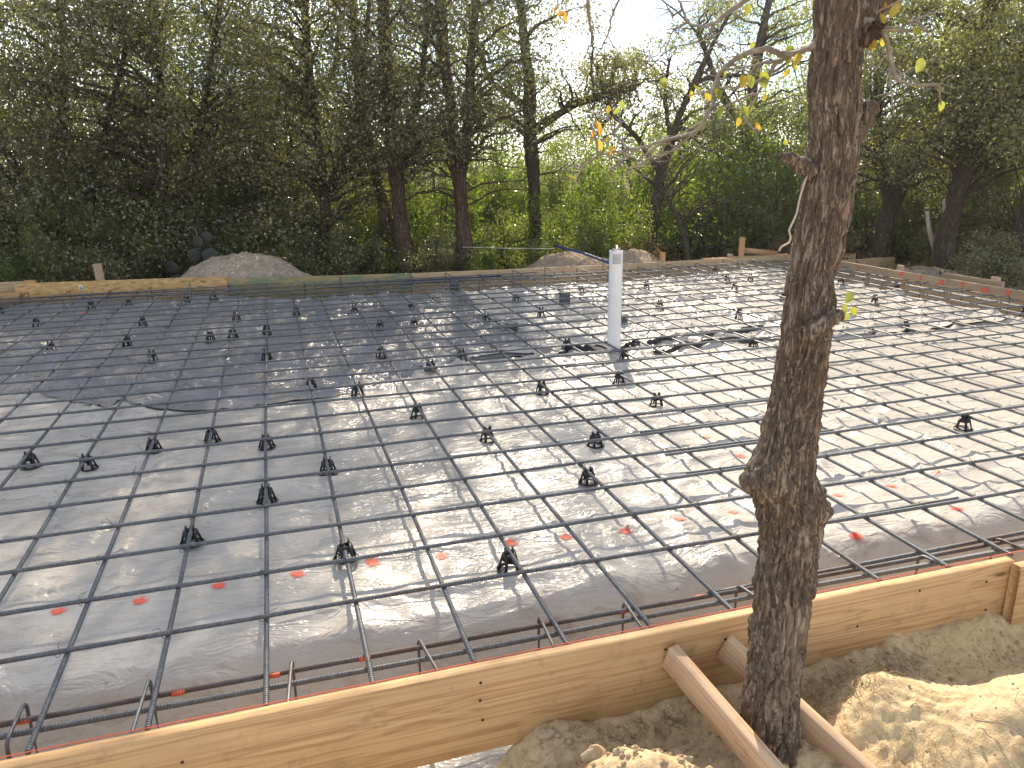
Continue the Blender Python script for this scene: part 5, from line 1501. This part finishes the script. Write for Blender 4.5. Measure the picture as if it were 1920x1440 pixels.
for (k_, b, d, s_, lab) in SH:
    x, y = polar(b, d)
    z = float(ground_z(x, y))
    o = KS[k_] if k_ not in used else copy_tree(KS[k_], (0, 0, 0))
    used.add(k_)
    o.location = (x, y, z); o.rotation_euler = (0, 0, random.uniform(0, 6.28)); o.scale = (s_, s_, s_ * random.uniform(.9, 1.15))
    tag(o, lab, 'shrub', 'shrubs under the trees')

# far woods: one mass of distant foliage and stems
fr = np.random.default_rng(301)
fw = MB(); fs = MB()
cs, sz = [], []
for b in np.arange(-24, 60, 1.0):
    d = fr.uniform(19, 31)
    top = 4.2 if -3.5 < b < 1.5 else 8.0 if b < 17 else (2.9 if b < 33 else 5.0)
    top = top * fr.uniform(.75, 1.2) * d / 22
    x, y = polar(b + fr.normal(0, .5), d)
    z0 = -.5
    fs.tube([(x, y, z0), (x + fr.normal(0, .3), y, top * .4), (x + fr.normal(0, .7), y, top * .85)], [.035, .025, .01], 5, cap=False)
    for _ in range(int(14 + 7 * top)):
        cs.append((x + fr.normal(0, .75), y + fr.normal(0, .7), fr.uniform(.1, top))); sz.append(fr.uniform(.35, .75))
cs = np.array(cs); sz = np.array(sz)
n_ = 72000
idx = fr.integers(0, len(cs), n_)
u = fr.normal(size=(n_, 3)); u /= np.linalg.norm(u, axis=1)[:, None]
pos = cs[idx] + u * (fr.random(n_) ** .5 * sz[idx])[:, None]
L_ = fr.uniform(.08, .14, n_)
fw.leaves(pos, L_, L_ * .55, rng=fr)
far = empty('far_woods', (0, 0, 0))
tag(far, 'bright green woods in the distance behind the near trees', 'woods', kind='stuff')
tag(fw.obj('foliage', LIME, far), kind='stuff'); tag(fs.obj('stems', M['bark'], far), kind='stuff')

# leaf litter and low weeds along the tree line
wd = MB()
n_ = 9000
bb = fr.uniform(-22, 56, n_); dd = fr.uniform(11.4, 17, n_)
px_ = .161 + dd * np.sin(np.radians(bb)); py_ = -2.414 + dd * np.cos(np.radians(bb))
ok = (py_ > 8.3) | (px_ > 8.6)
px_, py_ = px_[ok], py_[ok]
pz_ = ground_z(px_, py_) + fr.random(len(px_)) ** 2 * .16
L_ = fr.uniform(.05, .10, len(px_))
wd.leaves(np.stack([px_, py_, pz_], 1), L_, L_ * .45, droop=0, rng=fr)
tag(wd.obj('leaf_litter', M['leaf_dry'], None), 'dry leaf litter on the ground under the trees', 'leaf litter', kind='stuff')

# ------------------------------------------------------------------ prickly pear, iron chair
cac = empty('prickly_pear', (-.86, 9.95, float(ground_z(-.86, 9.95))))
tag(cac, 'grey green prickly pear cactus at the left of the pale dirt mound', 'cactus')
for (px_, pz_, w, h, ry) in ((-.06, .86, .085, .095, .1), (.07, .92, .08, .09, -.3), (-.12, .66, .10, .11, -.4), (.10, .66, .11, .11, .5), (-.01, .45, .12, .13, 0), (-.46, .50, .10, .095, .1), (-.40, .30, .10, .10, .2), (0, .2, .12, .14, 0)):
    m = MB()
    t = np.linspace(.03, math.pi - .03, 9); a = np.arange(16) / 16 * 2 * np.pi
    V = np.array([[(w * math.sin(th) * math.cos(al) * (1.12 - .2 * math.cos(math.pi - th)), .016 * math.sin(th) * math.sin(al), -h * math.cos(th)) for al in a] for th in t]).reshape(-1, 3)
    q = [(i_ * 16 + j_, i_ * 16 + (j_ + 1) % 16, (i_ + 1) * 16 + (j_ + 1) % 16, (i_ + 1) * 16 + j_) for i_ in range(8) for j_ in range(16)]
    m.add(V, q); o = m.obj('pad', M['cactus'], cac, smooth=True, loc=(px_, random.uniform(-.05, .05), pz_)); o.rotation_euler = (random.uniform(-.1, .1), ry, random.uniform(-.5, .5))
m = MB(); m.tube(smooth_line([(-.06, 0, .93), (-.06, 0, 1.02), (-.11, 0, 1.08), (-.16, 0, 1.08)], 14), .006, 5); m.obj('dry_stem', M['twig'], cac, smooth=True)

gc = empty('garden_chair', (8.22, 10.8, float(ground_z(8.22, 10.8)) + .0))
tag(gc, 'dark iron garden chair with curved arms in front of the shrubs', 'chair')
zf_ = float(ground_z(8.22, 10.8))
zs_ = -.14 - zf_; zt_ = .38 - zf_; za_ = .085 - zf_
m = MB(); m.tube(smooth_line([(-.29, .06, zs_ - .05), (-.29, .10, zt_ - .12), (-.24, .11, zt_ - .04), (0, .12, zt_ + .02), (.24, .11, zt_ - .04), (.29, .10, zt_ - .12), (.29, .06, zs_ - .05)], 40), .013, 8); m.obj('back_frame', M['iron'], gc, smooth=True)
m = MB()
for k_ in range(6):
    x = -.22 + .088 * k_
    m.tube([(x, .07, zs_), (x + .02 * math.sin(k_ * 2), .09, (zs_ + zt_) / 2), (x, .11, zt_ - .02 - .4 * x * x)], .007, 5)
for zz in (.14, .28, .40):
    m.tube([(-.28, .08, zs_ + zz), (0, .09, zs_ + zz + .03), (.28, .08, zs_ + zz)], .010, 5)
for cx_, cz_ in ((-.12, .22), (.12, .22), (0, .33)):
    m.tube([(cx_ + .075 * math.cos(t), .09, zs_ + cz_ + .075 * math.sin(t)) for t in np.linspace(0, 6.28, 13)], .008, 5)
m.obj('back_scrollwork', M['iron'], gc, smooth=True)
m = MB(); m.hexa([(-.30, -.40, zs_ - .02), (.30, -.40, zs_ - .02), (.28, .08, zs_ - .03), (-.28, .08, zs_ - .03), (-.30, -.40, zs_ + .015), (.30, -.40, zs_ + .015), (.28, .08, zs_ + .005), (-.28, .08, zs_ + .005)]); bevel(m.obj('seat', M['iron'], gc), .008)
for sx_ in (-1, 1):
    m = MB(); m.tube(smooth_line([(sx_ * .29, .09, za_ + .06), (sx_ * .34, -.1, za_ + .03), (sx_ * .37, -.3, za_), (sx_ * .37, -.38, za_ - .03), (sx_ * .35, -.36, zs_)], 24), .017, 8); m.obj('armrest', M['iron'], gc, smooth=True)
    m = MB(); m.tube([(sx_ * .29, -.38, zs_), (sx_ * .31, -.42, -.02)], [.016, .012], 7); m.obj('leg', M['iron'], gc, smooth=True)
    m = MB(); m.tube([(sx_ * .28, .07, zs_), (sx_ * .30, .16, -.02)], [.016, .012], 7); m.obj('leg', M['iron'], gc, smooth=True)

# ------------------------------------------------------------------ thin haze volume added to give the lens veil
hm = bpy.data.materials.new('veil_haze'); hm.use_nodes = True
ht = hm.node_tree
ht.nodes.remove(ht.nodes['Principled BSDF'])
pv = ht.nodes.new('ShaderNodeVolumePrincipled')
pv.inputs['Color'].default_value = (.97, .98, 1.0, 1)
pv.inputs['Density'].default_value = 0.0011
pv.inputs['Anisotropy'].default_value = 0.62
ht.links.new(pv.outputs[0], ht.nodes['Material Output'].inputs['Volume'])
mb = MB(); mb.box(-620, 620, -320, 920, -3.0, 12.2)
hz = mb.obj('haze', hm, None)
tag(hz, 'thin haze added in the air for the lens veil', 'haze', kind='stuff')
cy.volume_bounces = 0
